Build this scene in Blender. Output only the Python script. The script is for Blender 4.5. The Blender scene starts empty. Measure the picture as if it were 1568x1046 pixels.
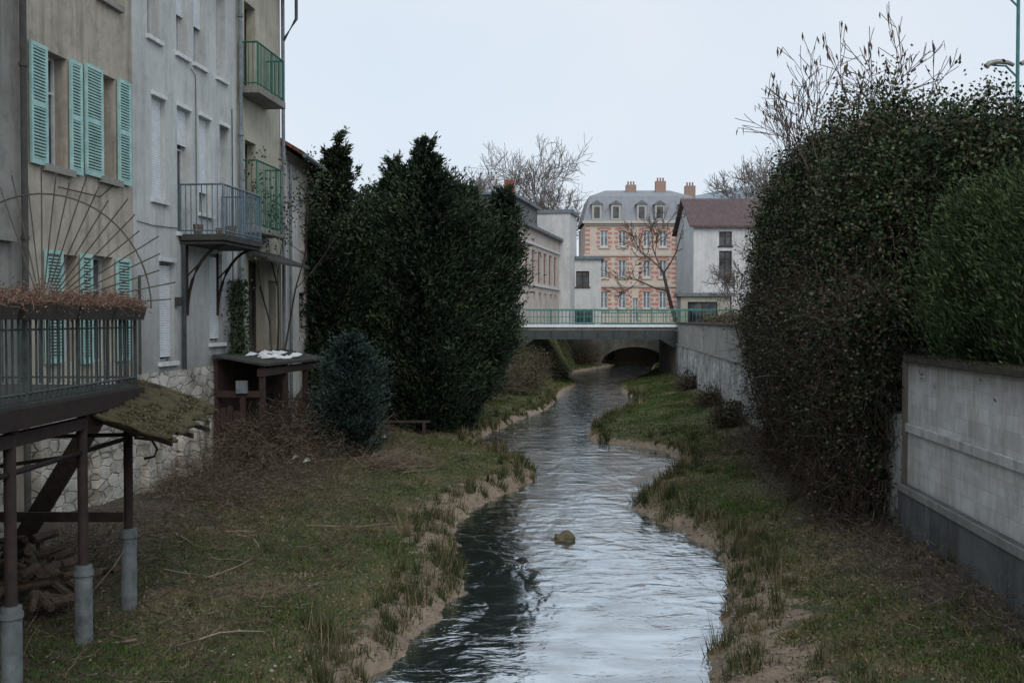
import bpy, math, numpy as np
from mathutils import Vector
rng=np.random.default_rng(11)
scene=bpy.context.scene
def C(r,g,b):
    f=lambda c:(c/255/12.92) if c/255<=0.04045 else ((c/255+0.055)/1.055)**2.4
    return (f(r),f(g),f(b),1)
# ---------------------------------------------------------------- materials
def newmat(name):
    m=bpy.data.materials.new(name); m.use_nodes=True
    return m,m.node_tree,m.node_tree.nodes['Principled BSDF']
def vec(nt,scale=(1,1,1)):
    t=nt.nodes.new('ShaderNodeTexCoord'); mp=nt.nodes.new('ShaderNodeMapping')
    mp.inputs['Scale'].default_value=scale
    nt.links.new(t.outputs['Object'],mp.inputs['Vector']); return mp.outputs['Vector']
def noise(nt,v,scale,detail=5,rough=.6,dist=0):
    n=nt.nodes.new('ShaderNodeTexNoise'); n.inputs['Scale'].default_value=scale
    n.inputs['Detail'].default_value=detail; n.inputs['Roughness'].default_value=rough
    n.inputs['Distortion'].default_value=dist
    nt.links.new(v,n.inputs['Vector']); return n.outputs['Fac']
def ramp(nt,fac,stops):
    r=nt.nodes.new('ShaderNodeValToRGB'); e=r.color_ramp.elements
    while len(e)<len(stops): e.new(.5)
    for el,(p,c) in zip(e,stops):
        el.position=p; el.color=c if len(c)==4 else (*c,1)
    nt.links.new(fac,r.inputs['Fac']); return r.outputs['Color']
def mix(nt,f,a,b,mode='MIX'):
    m=nt.nodes.new('ShaderNodeMix'); m.data_type='RGBA'; m.blend_type=mode
    for s,val in ((m.inputs[0],f),(m.inputs[6],a),(m.inputs[7],b)):
        if hasattr(val,'is_linked'): nt.links.new(val,s)
        else: s.default_value=val
    return m.outputs[2]
def math_(nt,op,a,b=0.0):
    m=nt.nodes.new('ShaderNodeMath'); m.operation=op
    for s,val in ((m.inputs[0],a),(m.inputs[1],b)):
        if hasattr(val,'is_linked'): nt.links.new(val,s)
        else: s.default_value=val
    return m.outputs[0]
def bump(nt,b,h,strength=.4,dist=.02):
    n=nt.nodes.new('ShaderNodeBump'); n.inputs['Strength'].default_value=strength
    n.inputs['Distance'].default_value=dist
    nt.links.new(h,n.inputs['Height']); nt.links.new(n.outputs['Normal'],b.inputs['Normal'])
K0=(0,0,0,1);K1=(1,1,1,1)
def plaster(name,c1,c2,dirt,streak=.5,bd=.01,sc=.7,rough=.9,base_dirt=None):
    m,nt,b=newmat(name); v=vec(nt)
    base=ramp(nt,noise(nt,v,sc,6,.65),[(.35,c1),(.65,c2)])
    st=ramp(nt,noise(nt,vec(nt,(2.5,2.5,.22)),1.6,5,.7),[(.48,K0),(.75,K1)])
    base=mix(nt,math_(nt,'MULTIPLY',st,streak),base,dirt)
    blot=ramp(nt,noise(nt,v,2.3,8,.75),[(.5,K0),(.72,K1)])
    base=mix(nt,math_(nt,'MULTIPLY',blot,streak*.8),base,dirt)
    if base_dirt:
        z0,z1=base_dirt; s=nt.nodes.new('ShaderNodeSeparateXYZ'); nt.links.new(v,s.inputs[0])
        mr=nt.nodes.new('ShaderNodeMapRange'); nt.links.new(s.outputs[2],mr.inputs[0]); mr.inputs[1].default_value=z0; mr.inputs[2].default_value=z1
        mr.inputs[3].default_value=1; mr.inputs[4].default_value=0
        k=math_(nt,'MULTIPLY',mr.outputs[0],math_(nt,'ADD',noise(nt,v,3,7,.7),.25)); base=mix(nt,k,base,dirt)
    f=noise(nt,v,30,4,.7)
    base=mix(nt,.35,base,ramp(nt,f,[(.3,(.6,.6,.6,1)),(.7,K1)]),'MULTIPLY')
    nt.links.new(base,b.inputs['Base Color']); b.inputs['Roughness'].default_value=rough
    bump(nt,b,noise(nt,v,12,8,.7),.5,bd); return m
def rubble(name,c1,c2,mortar,scale=2.2,squash=1.5):
    m,nt,b=newmat(name); v=vec(nt,(1,1,squash))
    w=nt.nodes.new('ShaderNodeTexNoise'); w.inputs['Scale'].default_value=2.5; w.inputs['Detail'].default_value=5
    nt.links.new(v,w.inputs['Vector'])
    vv=mix(nt,.14,v,w.outputs['Color'])
    a=nt.nodes.new('ShaderNodeTexVoronoi'); a.inputs['Scale'].default_value=scale*1.2; a.inputs['Randomness'].default_value=.8
    a.feature='DISTANCE_TO_EDGE'; nt.links.new(vv,a.inputs['Vector'])
    c=nt.nodes.new('ShaderNodeTexVoronoi'); c.inputs['Scale'].default_value=scale*1.2; c.inputs['Randomness'].default_value=.8
    nt.links.new(vv,c.inputs['Vector'])
    col=ramp(nt,c.outputs['Color'],[(.1,c1),(.5,c2),(.9,c1)])
    e=ramp(nt,math_(nt,'ADD',a.outputs['Distance'],math_(nt,'MULTIPLY',math_(nt,'SUBTRACT',noise(nt,v,9,5),.5),.12)),[(.0,K0),(.07,K1)])
    col=mix(nt,e,mortar,col)
    pl=ramp(nt,noise(nt,v,1.1,7,.7),[(.48,K0),(.56,K1)])
    col=mix(nt,math_(nt,'MULTIPLY',pl,.75),col,c1)
    dn=ramp(nt,noise(nt,vec(nt,(1,1,.6)),.9,9,.75),[(.38,(.28,.27,.25,1)),(.58,K1)])
    col=mix(nt,.85,col,dn,'MULTIPLY')
    nt.links.new(col,b.inputs['Base Color']); b.inputs['Roughness'].default_value=.95
    h=math_(nt,'ADD',e,math_(nt,'MULTIPLY',noise(nt,v,14,6),.8))
    bump(nt,b,h,.7,.03); return m
def simple(name,c,c2=None,rough=.6,metal=0,sc=6,bs=.3,bd=.005):
    m,nt,b=newmat(name); v=vec(nt)
    c2=c2 or tuple(x*.7 for x in c[:3])+(1,)
    nt.links.new(ramp(nt,noise(nt,v,sc,6,.7),[(.35,c),(.7,c2)]),b.inputs['Base Color'])
    b.inputs['Roughness'].default_value=rough; b.inputs['Metallic'].default_value=metal
    bump(nt,b,noise(nt,v,sc*5,4),bs,bd); return m
def leafmat(name,stops,rough=.65):
    m,nt,b=newmat(name)
    a=nt.nodes.new('ShaderNodeAttribute'); a.attribute_name='shade'
    nt.links.new(ramp(nt,a.outputs['Fac'],stops),b.inputs['Base Color'])
    b.inputs['Roughness'].default_value=rough
    b.inputs['Specular IOR Level'].default_value=.2
    return m
def glassmat(name):
    m,nt,b=newmat(name); v=vec(nt)
    nt.links.new(ramp(nt,noise(nt,v,1.1,2),[(.4,(.015,.017,.02,1)),(.6,(.09,.095,.10,1))]),b.inputs['Base Color'])
    b.inputs['Roughness'].default_value=.08; return m
def tiles(name,c1,c2,axis='y'):
    m,nt,b=newmat(name); v=vec(nt)
    br=nt.nodes.new('ShaderNodeTexBrick'); br.inputs['Scale'].default_value=1
    br.inputs['Brick Width'].default_value=.22; br.inputs['Row Height'].default_value=.3
    br.inputs['Mortar Size'].default_value=.02
    br.inputs['Color1'].default_value=c1; br.inputs['Color2'].default_value=c2
    br.inputs['Mortar'].default_value=tuple(x*.35 for x in c2[:3])+(1,)
    if axis=='x':
        mp=vec(nt); nt.links.new(mp,br.inputs['Vector'])
    else:
        s=nt.nodes.new('ShaderNodeSeparateXYZ');nt.links.new(v,s.inputs[0])
        c=nt.nodes.new('ShaderNodeCombineXYZ');nt.links.new(s.outputs[1],c.inputs[0]);nt.links.new(s.outputs[0],c.inputs[1])
        nt.links.new(c.outputs[0],br.inputs['Vector'])
    col=mix(nt,.5,br.outputs['Color'],ramp(nt,noise(nt,v,1.5,6),[(.3,(.5,.5,.5,1)),(.7,K1)]),'MULTIPLY')
    nt.links.new(col,b.inputs['Base Color']); b.inputs['Roughness'].default_value=.85
    bump(nt,b,br.outputs['Fac'],-.5,.02); return m

# ---------------------------------------------------------------- mesh helpers
class G:
    def __init__(s): s.v=[]; s.f=[]
    def add(s,vs,fs):
        n=len(s.v); s.v+=[tuple(map(float,a)) for a in vs]; s.f+=[tuple(i+n for i in f) for f in fs]
    def box(s,x0,x1,y0,y1,z0,z1):
        s.add([(x0,y0,z0),(x1,y0,z0),(x1,y1,z0),(x0,y1,z0),(x0,y0,z1),(x1,y0,z1),(x1,y1,z1),(x0,y1,z1)],
              [(0,3,2,1),(4,5,6,7),(0,1,5,4),(1,2,6,5),(2,3,7,6),(3,0,4,7)])
    def fbox(s,F,u0,u1,v0,v1,n0,n1):
        p=[F(u0,v0,n0),F(u1,v0,n0),F(u1,v1,n0),F(u0,v1,n0),F(u0,v0,n1),F(u1,v0,n1),F(u1,v1,n1),F(u0,v1,n1)]
        s.add(p,[(0,3,2,1),(4,5,6,7),(0,1,5,4),(1,2,6,5),(2,3,7,6),(3,0,4,7)])
    def quad(s,*p): s.add(p,[tuple(range(len(p)))])
    def tube(s,pts,r,n=6,r2=None):
        pts=[np.array(p,float) for p in pts]; rings=[]; m=len(pts)
        for i,p in enumerate(pts):
            d=pts[min(i+1,m-1)]-pts[max(i-1,0)]; d/=np.linalg.norm(d)+1e-9
            a=np.array([0,0,1.]) if abs(d[2])<.9 else np.array([1.,0,0])
            u=np.cross(d,a); u/=np.linalg.norm(u); w=np.cross(d,u)
            rr=r if r2 is None else r+(r2-r)*i/(m-1)
            rings.append([p+rr*(math.cos(k*2*math.pi/n)*u+math.sin(k*2*math.pi/n)*w) for k in range(n)])
        vs=[q for R in rings for q in R]; fs=[]
        for i in range(m-1):
            for k in range(n): fs.append((i*n+k,i*n+(k+1)%n,(i+1)*n+(k+1)%n,(i+1)*n+k))
        fs.append(tuple(range(n))); fs.append(tuple(range((m-1)*n,m*n)))
        s.add(vs,fs)
def group(name,loc=(0,0,0),rz=0):
    e=bpy.data.objects.new(name,None); e.location=loc; e.rotation_euler=(0,0,rz)
    scene.collection.objects.link(e); return e
def make(name,g,mat,parent=None,smooth=False,bevel=0):
    if not g.v: return None
    me=bpy.data.meshes.new(name); me.from_pydata(g.v,[],g.f); me.materials.append(mat)
    if smooth: me.polygons.foreach_set('use_smooth',[True]*len(me.polygons))
    me.update()
    o=bpy.data.objects.new(name,me); scene.collection.objects.link(o)
    if parent: o.parent=parent
    if bevel:
        b=o.modifiers.new('bev','BEVEL'); b.width=bevel; b.segments=2; b.limit_method='ANGLE'
    return o
def npmesh(name,V,k,mat,parent=None,shade=None,faces=None):
    V=np.asarray(V,np.float32).reshape(-1,3)
    if faces is None: faces=np.arange(len(V),dtype=np.int32).reshape(-1,k)
    me=bpy.data.meshes.new(name); me.vertices.add(len(V)); me.vertices.foreach_set('co',V.ravel())
    nf=len(faces); me.loops.add(nf*k); me.loops.foreach_set('vertex_index',faces.ravel().astype(np.int32))
    me.polygons.add(nf); me.polygons.foreach_set('loop_start',np.arange(nf,dtype=np.int32)*k)
    me.update(calc_edges=True)
    if shade is not None:
        a=me.attributes.new('shade','FLOAT','FACE'); a.data.foreach_set('value',np.asarray(shade,np.float32))
    me.materials.append(mat)
    o=bpy.data.objects.new(name,me); scene.collection.objects.link(o)
    if parent: o.parent=parent
    return o
def unit(a): return a/(np.linalg.norm(a,axis=-1,keepdims=True)+1e-9)
def leaves(name,P,D,l,w,mat,parent=None,shade=None):
    n=len(P); D=unit(D); S=unit(np.cross(D,rng.normal(size=(n,3))))
    l=np.broadcast_to(l,(n,))[:,None]; w=np.broadcast_to(w,(n,))[:,None]
    V=np.stack([P,P+D*l*.45+S*w*.5,P+D*l,P+D*l*.45-S*w*.5],1)
    if shade is None: shade=rng.random(n)
    return npmesh(name,V,4,mat,parent,shade)
def segmesh(name,segs,mat,parent=None,shade=None,n=4):
    S=np.array(segs,float); p0=S[:,:3];p1=S[:,3:6];r0=S[:,6:7];r1=S[:,7:8]
    d=unit(p1-p0); a=np.where(np.abs(d[:,2:3])<.9,np.array([[0,0,1.]]),np.array([[1.,0,0]]))
    u=unit(np.cross(d,a)); w=np.cross(d,u); ring0=[];ring1=[]
    for k in range(n):
        c,s=math.cos(2*math.pi*k/n),math.sin(2*math.pi*k/n); o=c*u+s*w
        ring0.append(p0+o*r0); ring1.append(p1+o*r1)
    V=np.stack(ring0+ring1,1); N=len(S); base=(np.arange(N)*2*n)[:,None]
    F=np.concatenate([base+np.array([[k,(k+1)%n,n+(k+1)%n,n+k]]) for k in range(n)],0)
    sh=None if shade is None else np.tile(shade,n)
    return npmesh(name,V,4,mat,parent,sh,F)
def branch(p,d,l,r,depth,segs,tips,nch=3,spread=.6,up=.06,ns=3,shrink=.68,wob=.12):
    for i in range(ns):
        d=unit(d+rng.normal(size=3)*wob+np.array([0,0,up])); q=p+d*l/ns; r2=r*(1-.42/ns)
        segs.append((*p,*q,r,r2)); p=q; r=r2
        if depth>0 and (i>0 or depth<3):
            for _ in range(nch if i==ns-1 else max(1,nch-2)):
                nd=unit(d+rng.normal(size=3)*spread)
                branch(p,nd,l*shrink*rng.uniform(.75,1.1),r*.62,depth-1,segs,tips,nch,spread,up,ns,shrink,wob)
    if depth==0: tips.append(p)
def twigs(N,pos,dirs,length,r,spread=.4,ns=3):
    segs=[]; p=np.array(pos,float); d=unit(np.array(dirs,float)); ln=np.broadcast_to(length,(N,))[:,None]
    for i in range(ns):
        d=unit(d+rng.normal(size=(N,3))*spread); q=p+d*ln/ns
        segs.append(np.concatenate([p,q,np.full((N,1),r*(1-i/ns*.7)),np.full((N,1),r*(1-(i+1)/ns*.7))],1)); p=q
    return np.concatenate(segs,0),p
def wallg(F,u0,u1,v0,v1,ops,d,wall,glass,frame,mull=True,fw=.05):
    us=sorted({u0,u1,*[o[0] for o in ops],*[o[1] for o in ops]}); vs=sorted({v0,v1,*[o[2] for o in ops],*[o[3] for o in ops]})
    for i in range(len(us)-1):
        for j in range(len(vs)-1):
            cu=(us[i]+us[i+1])/2; cv=(vs[j]+vs[j+1])/2
            if cu<u0 or cu>u1 or cv<v0 or cv>v1: continue
            if any(o[0]<cu<o[1] and o[2]<cv<o[3] for o in ops): continue
            wall.quad(F(us[i],vs[j],0),F(us[i+1],vs[j],0),F(us[i+1],vs[j+1],0),F(us[i],vs[j+1],0))
    for a,b,c,e in [o[:4] for o in ops]:
        wall.quad(F(a,c,0),F(b,c,0),F(b,c,-d),F(a,c,-d)); wall.quad(F(a,e,0),F(b,e,0),F(b,e,-d),F(a,e,-d))
        wall.quad(F(a,c,0),F(a,e,0),F(a,e,-d),F(a,c,-d)); wall.quad(F(b,c,0),F(b,e,0),F(b,e,-d),F(b,c,-d))
        glass.quad(F(a,c,-d),F(b,c,-d),F(b,e,-d),F(a,e,-d))
        g=.003
        frame.fbox(F,a+g,a+fw,c+g,e-g,-d+g,-d+.05); frame.fbox(F,b-fw,b-g,c+g,e-g,-d+g,-d+.05)
        frame.fbox(F,a+fw,b-fw,c+g,c+fw,-d+g,-d+.048); frame.fbox(F,a+fw,b-fw,e-fw,e-g,-d+g,-d+.048)
        if mull:
            m=(a+b)/2; frame.fbox(F,m-fw*.6,m+fw*.6,c+fw,e-fw,-d+g,-d+.046)
            h=c+(e-c)*.68; frame.fbox(F,a+fw,m-fw*.6,h-.02,h+.02,-d+g,-d+.04); frame.fbox(F,m+fw*.6,b-fw,h-.02,h+.02,-d+g,-d+.04)

# ---------------------------------------------------------------- terrain functions
ry=np.array([-30,5,11.8,13.9,15.8,18.2,20.5,22.2,23.4,25.7,27.3,29.8,32.8,35.4,37.4,42.3,46.8,52.4,59.6,65.5,72.8,81.9,93.6,130])
rl=np.array([-3.5,-2.6,-1.66,-1.22,-.79,-1.06,-1.26,-1.0,-.68,.27,.64,.31,-.95,-1.37,-.96,.17,1.41,2.27,3.05,4.3,4.1,5.2,9.6,15])
rr=np.array([1.2,1.6,2.35,3.03,3.53,3.9,3.44,2.86,2.93,3.81,4.5,5.2,5.08,2.93,2.85,3.9,5.4,6.74,6.69,7.13,9.6,11.6,13.3,20])
fy=np.linspace(-30,130,1600)
def sm(a):
    b=np.interp(fy,ry,a); k=np.hanning(9); k/=k.sum(); return np.convolve(np.pad(b,4,'edge'),k,'valid')
fl=sm(rl)+.06*np.sin(fy*4.1)+.05*np.sin(fy*9.3+1)+.03*np.sin(fy*15.1); fr=sm(rr)+.06*np.sin(fy*3.7+2)+.05*np.sin(fy*8.3)+.03*np.sin(fy*14.3)
rivL=lambda y:np.interp(y,fy,fl); rivR=lambda y:np.interp(y,fy,fr)
wallR=lambda y:5.03+.085*y+np.maximum(0,y-62)*.06
wallL=lambda y:-9.8+.109*y
_ph=rng.uniform(0,6.28,(24,2)); _an=rng.uniform(0,6.28,24)
def sn(x,y,f,o=0):
    s=0
    for i in range(8):
        a=_an[(i+o)%24]; ff=f*(1+.37*i)
        s=s+np.sin((x*math.cos(a)+y*math.sin(a))*ff+_ph[(i+o)%24,0])/(1+.25*i)
    return s/3.5
sst=lambda t:np.clip(t,0,1)**2*(3-2*np.clip(t,0,1))
def hfun(x,y):
    Lx=rivL(y);Rx=rivR(y);dl=Lx-x;dr=x-Rx;d=np.maximum(dl,dr)
    wl=wallL(y); wr=wallR(y)
    fl_=np.clip(dl/np.maximum(Lx-wl,1),0,1); fr_=np.clip(dr/np.maximum(wr-Rx,.6),0,1)
    lip=.2*(1-np.exp(-np.maximum(d,0)/.12))
    out=lip+np.where(dl>0,.62*fl_,.75*fr_)+(.07*sn(x,y,1.3)+.035*sn(x,y,5,5))*np.clip(d/.5,0,1)
    XT=np.interp(y,[28,30,45,60,64,100],[-30,-9,-6,-1.2,.2,5.0])
    out=out+(3.8-out)*sst((XT+2.6-x)/2.6)*(y>28)
    ins=-.4*sst(-d/1.0)-.01
    z=np.where(d>0,out,ins)
    z=np.where((x>wr+.2),3.7,z)
    z=z+(3.9-z)*sst((y-96)/3)
    return z
M_ground,nt,b=newmat('bank_ground')
v=vec(nt)
a1=nt.nodes.new('ShaderNodeAttribute'); a1.attribute_name='sand'
a2=nt.nodes.new('ShaderNodeAttribute'); a2.attribute_name='debris'
g=ramp(nt,noise(nt,v,.9,8,.7),[(.35,(.042,.066,.019,1)),(.50,(.075,.085,.032,1)),(.62,(.145,.11,.062,1))])
g=mix(nt,.6,g,ramp(nt,noise(nt,v,14,6,.8),[(.3,(.4,.4,.4,1)),(.65,(1.2,1.2,1.2,1))]),'MULTIPLY')
sd=ramp(nt,noise(nt,v,5,8,.75),[(.3,(.14,.105,.072,1)),(.55,(.28,.215,.155,1)),(.8,(.37,.30,.225,1))])
db=ramp(nt,noise(nt,v,7,8,.8),[(.3,(.024,.019,.014,1)),(.55,(.075,.058,.042,1)),(.75,(.17,.135,.10,1))])
sf=ramp(nt,math_(nt,'ADD',a1.outputs['Fac'],math_(nt,'MULTIPLY',math_(nt,'SUBTRACT',noise(nt,v,3,7,.7),.5),1.7)),[(.42,K0),(.58,K1)])
df=ramp(nt,math_(nt,'ADD',a2.outputs['Fac'],math_(nt,'MULTIPLY',math_(nt,'SUBTRACT',noise(nt,v,1.7,7,.7),.5),1.5)),[(.4,K0),(.65,K1)])
col=mix(nt,sf,mix(nt,df,g,db),sd); nt.links.new(col,b.inputs['Base Color']); b.inputs['Roughness'].default_value=.95
bump(nt,b,noise(nt,v,9,9,.75),.8,.06)
xs=np.unique(np.concatenate([[-2500,-900,-400,-150,-60,-30,-20,-14],np.arange(-10,14,.12),[15,18,22,30,60,150,400,900,2500]]))
ys=np.unique(np.concatenate([[-300,-60,-20,0],np.arange(6,40,.16),np.arange(40,100,.4),[104,110,130,180,300,600,1200,3000,6000]]))
X,Y=np.meshgrid(xs,ys); Z=hfun(X,Y)
nx,ny=len(xs),len(ys); idx=np.arange(nx*ny).reshape(ny,nx)
F=np.stack([idx[:-1,:-1],idx[:-1,1:],idx[1:,1:],idx[1:,:-1]],-1).reshape(-1,4)
og=npmesh('ground',np.stack([X,Y,Z],-1),4,M_ground,None,None,F)
def sandf(x,y):
    dl=rivL(y)-x; dr=x-rivR(y)
    wl=np.interp(y,[10,13,17,22,24,30,40,60],[1.1,1.0,1.3,1.7,1.5,.5,.5,.3]); wr=np.interp(y,[10,13,15.5,18,22,30,60],[2.1,1.9,1.3,.45,.35,.3,.25])
    return np.where(dl>0,1-dl/(wl*1.1),1-dr/(wr*1.1))
def debf(x,y):
    a=1-(x-wallL(y))/np.interp(y,[8,12,15,20,24,30],[6.6,5.6,4.2,3.6,4.6,4.6]); bb=1-(wallR(y)-x)/np.interp(y,[10,16,26,40],[1.0,2.2,2.2,.8])
    return np.maximum(a,bb)*1.25
for nme,fn in (('sand',sandf),('debris',debf)):
    at=og.data.attributes.new(nme,'FLOAT','POINT'); at.data.foreach_set('value',np.clip(fn(X,Y),-1,1.5).ravel().astype(np.float32))
og.data.polygons.foreach_set('use_smooth',[True]*len(og.data.polygons))
# ---------------------------------------------------------------- water
mw,nt,b=newmat('river_water_surface')
h1=noise(nt,vec(nt,(.8,1.2,1)),1.6,4,.55,.5); h2=noise(nt,vec(nt,(.8,1.5,1)),6.5,3,.55,.2); h3=noise(nt,vec(nt,(1.0,.5,1)),.5,2,.5,.6)
calm=ramp(nt,noise(nt,vec(nt,(1.1,.45,1)),.8,3,.55,.5),[(.38,(.12,.12,.12,1)),(.62,K1)])
h=math_(nt,'ADD',math_(nt,'ADD',math_(nt,'MULTIPLY',h1,math_(nt,'ADD',calm,.4)),math_(nt,'MULTIPLY',math_(nt,'MULTIPLY',h2,calm),.24)),math_(nt,'MULTIPLY',h3,.6))
bp=nt.nodes.new('ShaderNodeBump'); bp.inputs['Strength'].default_value=.6; bp.inputs['Distance'].default_value=.05
nt.links.new(h,bp.inputs['Height'])
b.inputs['Base Color'].default_value=(.020,.025,.025,1); b.inputs['Roughness'].default_value=.06
b.inputs['IOR'].default_value=1.6
gl=nt.nodes.new('ShaderNodeBsdfGlossy'); gl.inputs['Roughness'].default_value=.10; gl.inputs['Color'].default_value=(.86,.94,1.0,1)
nt.links.new(bp.outputs['Normal'],b.inputs['Normal']); nt.links.new(bp.outputs['Normal'],gl.inputs['Normal'])
ms=nt.nodes.new('ShaderNodeMixShader')
streak=noise(nt,vec(nt,(.7,1.9,1)),1.1,5,.6,.5)
fc=ramp(nt,streak,[(.36,(.34,.34,.34,1)),(.5,(.52,.52,.52,1)),(.66,(.72,.72,.72,1))])
nt.links.new(fc,ms.inputs[0])
nt.links.new(b.outputs[0],ms.inputs[1]); nt.links.new(gl.outputs[0],ms.inputs[2])
df_=nt.nodes.new('ShaderNodeBsdfDiffuse'); df_.inputs['Color'].default_value=(.66,.71,.75,1)
sp=nt.nodes.new('ShaderNodeSeparateXYZ'); tc=nt.nodes.new('ShaderNodeTexCoord'); nt.links.new(tc.outputs['Object'],sp.inputs[0])
rf=nt.nodes.new('ShaderNodeMapRange'); nt.links.new(sp.outputs[1],rf.inputs[0]); rf.inputs[1].default_value=14; rf.inputs[2].default_value=34
rf.inputs[3].default_value=0.05; rf.inputs[4].default_value=.6
foam=ramp(nt,noise(nt,vec(nt,(1.0,2.2,1)),2.4,7,.72,.4),[(.58,K0),(.68,K1)])
ms2=nt.nodes.new('ShaderNodeMixShader'); nt.links.new(math_(nt,'MULTIPLY',foam,rf.outputs[0]),ms2.inputs[0])
nt.links.new(ms.outputs[0],ms2.inputs[1]); nt.links.new(df_.outputs[0],ms2.inputs[2])
nt.links.new(ms2.outputs[0],nt.nodes['Material Output'].inputs['Surface'])
gw=G(); yy=np.concatenate([np.arange(-20,100,1.0)])
for a_,b_ in zip(yy[:-1],yy[1:]):
    gw.quad((rivL(a_)-.5,a_,0),(rivR(a_)+.5,a_,0),(rivR(b_)+.5,b_,0),(rivL(b_)-.5,b_,0))
make('river_water',gw,mw)

# ---------------------------------------------------------------- common materials
glass=glassmat('window_glass')
white=simple('white_paint',C(215,218,218),C(180,184,184),.5)
blindm=simple('roller_blind',C(222,227,230),C(200,206,210),.5)
dark=simple('dark_interior',(.01,.01,.01,1),(.02,.018,.015,1),.9)
turq=simple('turquoise_shutter_paint',C(170,208,202),C(128,170,168),.6,sc=4)
greyrail=simple('blue_grey_rail_paint',C(105,125,138),C(68,84,94),.5,.2)
greenrail=simple('green_rail_paint',C(45,110,90),C(30,80,68),.5,.1)
rust=simple('rusty_steel',C(56,42,38),C(30,25,24),.8,.3)
darkwood=simple('old_wood',C(70,58,50),C(40,33,29),.9,sc=9)
redwood=simple('reddish_wood',C(62,44,38),C(34,26,24),.9,sc=9)
zinc=simple('zinc_pipe',C(128,136,140),C(84,92,98),.6,.3)
slate=simple('dark_slab',C(64,64,60),C(38,39,36),.9)
concrete=plaster('concrete',C(155,153,146),C(130,128,122),C(70,70,64),.5)
pl_beige=plaster('beige_plaster',C(190,182,167),C(158,150,137),C(98,90,80),.75)
pl_old=plaster('old_grey_plaster',C(150,150,144),C(126,126,120),C(76,74,70),.7)
pl_grey=plaster('pale_grey_plaster',C(206,209,208),C(184,187,186),C(122,122,118),.55,base_dirt=(3.0,6.0))
pl_cream=plaster('cream_plaster',C(198,193,176),C(172,168,152),C(110,106,94),.5,base_dirt=(3.0,6.5))
stone=rubble('rubble_stone',C(212,208,198),C(164,158,146),C(118,112,102),2.3,1.9)
barkm=leafmat('bark',[(0,(.02,.016,.012,1)),(1,(.10,.08,.065,1))],.9)
dtwig=leafmat('dry_twigs',[(0,(.03,.022,.017,1)),(.6,(.12,.088,.064,1)),(1,(.32,.26,.19,1))],.9)
ltwig=leafmat('pale_bark',[(0,(.11,.095,.085,1)),(1,(.22,.19,.17,1))],.9)
mtwig=leafmat('hazel_bark',[(0,(.07,.052,.045,1)),(1,(.18,.14,.12,1))],.9)

# ---------------------------------------------------------------- left townhouses
RZ=-math.atan(.109)
FL=lambda u,v,n:(n,u,v)
def shutter(g,F,u0,u1,v0,v1,n0=.03,n1=.075):
    w=.055; m=(v0+v1)/2
    for a,bb in ((u0,u0+w),(u1-w,u1)): g.fbox(F,a,bb,v0,v1,n0,n1)
    for a,bb in ((v0,v0+.09),(m-.05,m+.05),(v1-.07,v1)): g.fbox(F,u0+w,u1-w,a,bb,n0,n1-.004)
    z=v0+.1
    while z<v1-.1:
        if not (m-.07<z<m+.03): g.fbox(F,u0+w,u1-w,z,z+.026,n0+.004,n1-.012)
        z+=.055
def blind(g,F,u0,u1,v0,v1,n0=-.13):
    z=v0
    while z<v1-.01: g.fbox(F,u0+.004,u1-.004,z,z+.046,n0,n0+.03); z+=.052
def railing(g,pts,z0,z1,step=.11,r=.011,rt=.022):
    for (xa,ya),(xb,yb) in zip(pts[:-1],pts[1:]):
        L=math.hypot(xb-xa,yb-ya); n=max(1,int(L/step))
        for i in range(n+1):
            t=i/n; x=xa+(xb-xa)*t; y=ya+(yb-ya)*t; g.tube([(x,y,z0),(x,y,z1)],r if i%10 else r*1.9,5)
        for z,q in ((z1,rt),(z0+.08,rt*.7)): g.tube([(xa,ya,z),(xb,yb,z)],q,6)

bh=group('beige_townhouse',(-9.8,0,0),RZ)
W,GL,FR,SH,BL,SILL=G(),G(),G(),G(),G(),G()
ops=[(17.12,17.8,6.95,8.9),(18.95,19.5,7.0,8.95),(16.6,17.3,10.4,12.4),(18.9,19.6,10.4,12.4),
     (17.55,18.1,3.55,5.45),(18.6,19.35,3.5,5.5)]
wallg(FL,16.4,20.18,3.2,14,ops,.28,W,GL,FR)
W.box(-9,-.3,5,20.18,.3,14)
WO=G(); o2=[(14.0,14.9,6.95,8.9),(11,12,6.95,8.9),(14.4,15.3,3.5,5.4),(12,13,3.5,5.5)]; wallg(FL,5,16.4,3.2,14,o2,.28,WO,GL,FR); WO.fbox(FL,15.5,16.1,5.55,5.75,0.0,.12)
for a,bb,c,e in ops:
    if c>6: SILL.fbox(FL,a-.12,bb+.12,c-.12,c-.002,-.1,.1)
for a,bb,c,e in ((16.62,17.1,6.9,8.92),(17.82,18.2,6.9,8.92),(18.32,18.92,6.95,8.98),(19.52,20.0,6.95,8.98),
                 (16.5,16.58,10.35,12.4),(18.3,18.88,10.35,12.4),(13.4,13.97,6.9,8.92),(14.93,15.5,6.9,8.92),
                 (17.0,17.52,3.55,5.5),(18.12,18.5,3.5,5.5),(19.4,19.95,3.5,5.5)): shutter(SH,FL,a,bb,c,e)
make('walls',W,pl_beige,bh); make('older_wall',WO,pl_old,bh); make('glass',GL,glass,bh); make('frames',FR,white,bh); make('shutters',SH,turq,bh); make('sills',SILL,concrete,bh)
S=G(); GL2=G(); wallg(FL,5,20.18,.2,3.2,[(15.9,16.9,.2,2.5),(18.3,18.75,.9,2.3)],.5,S,GL2,G(),False)
make('stone_base',S,stone,bh); make('dark_doorways',GL2,dark,bh)
P=G(); P.tube([(.12,16.32,.9),(.12,16.32,14)],.055,8); P.tube([(.1,20.22,3.2),(.1,20.22,5.2)],.03,6)
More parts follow.
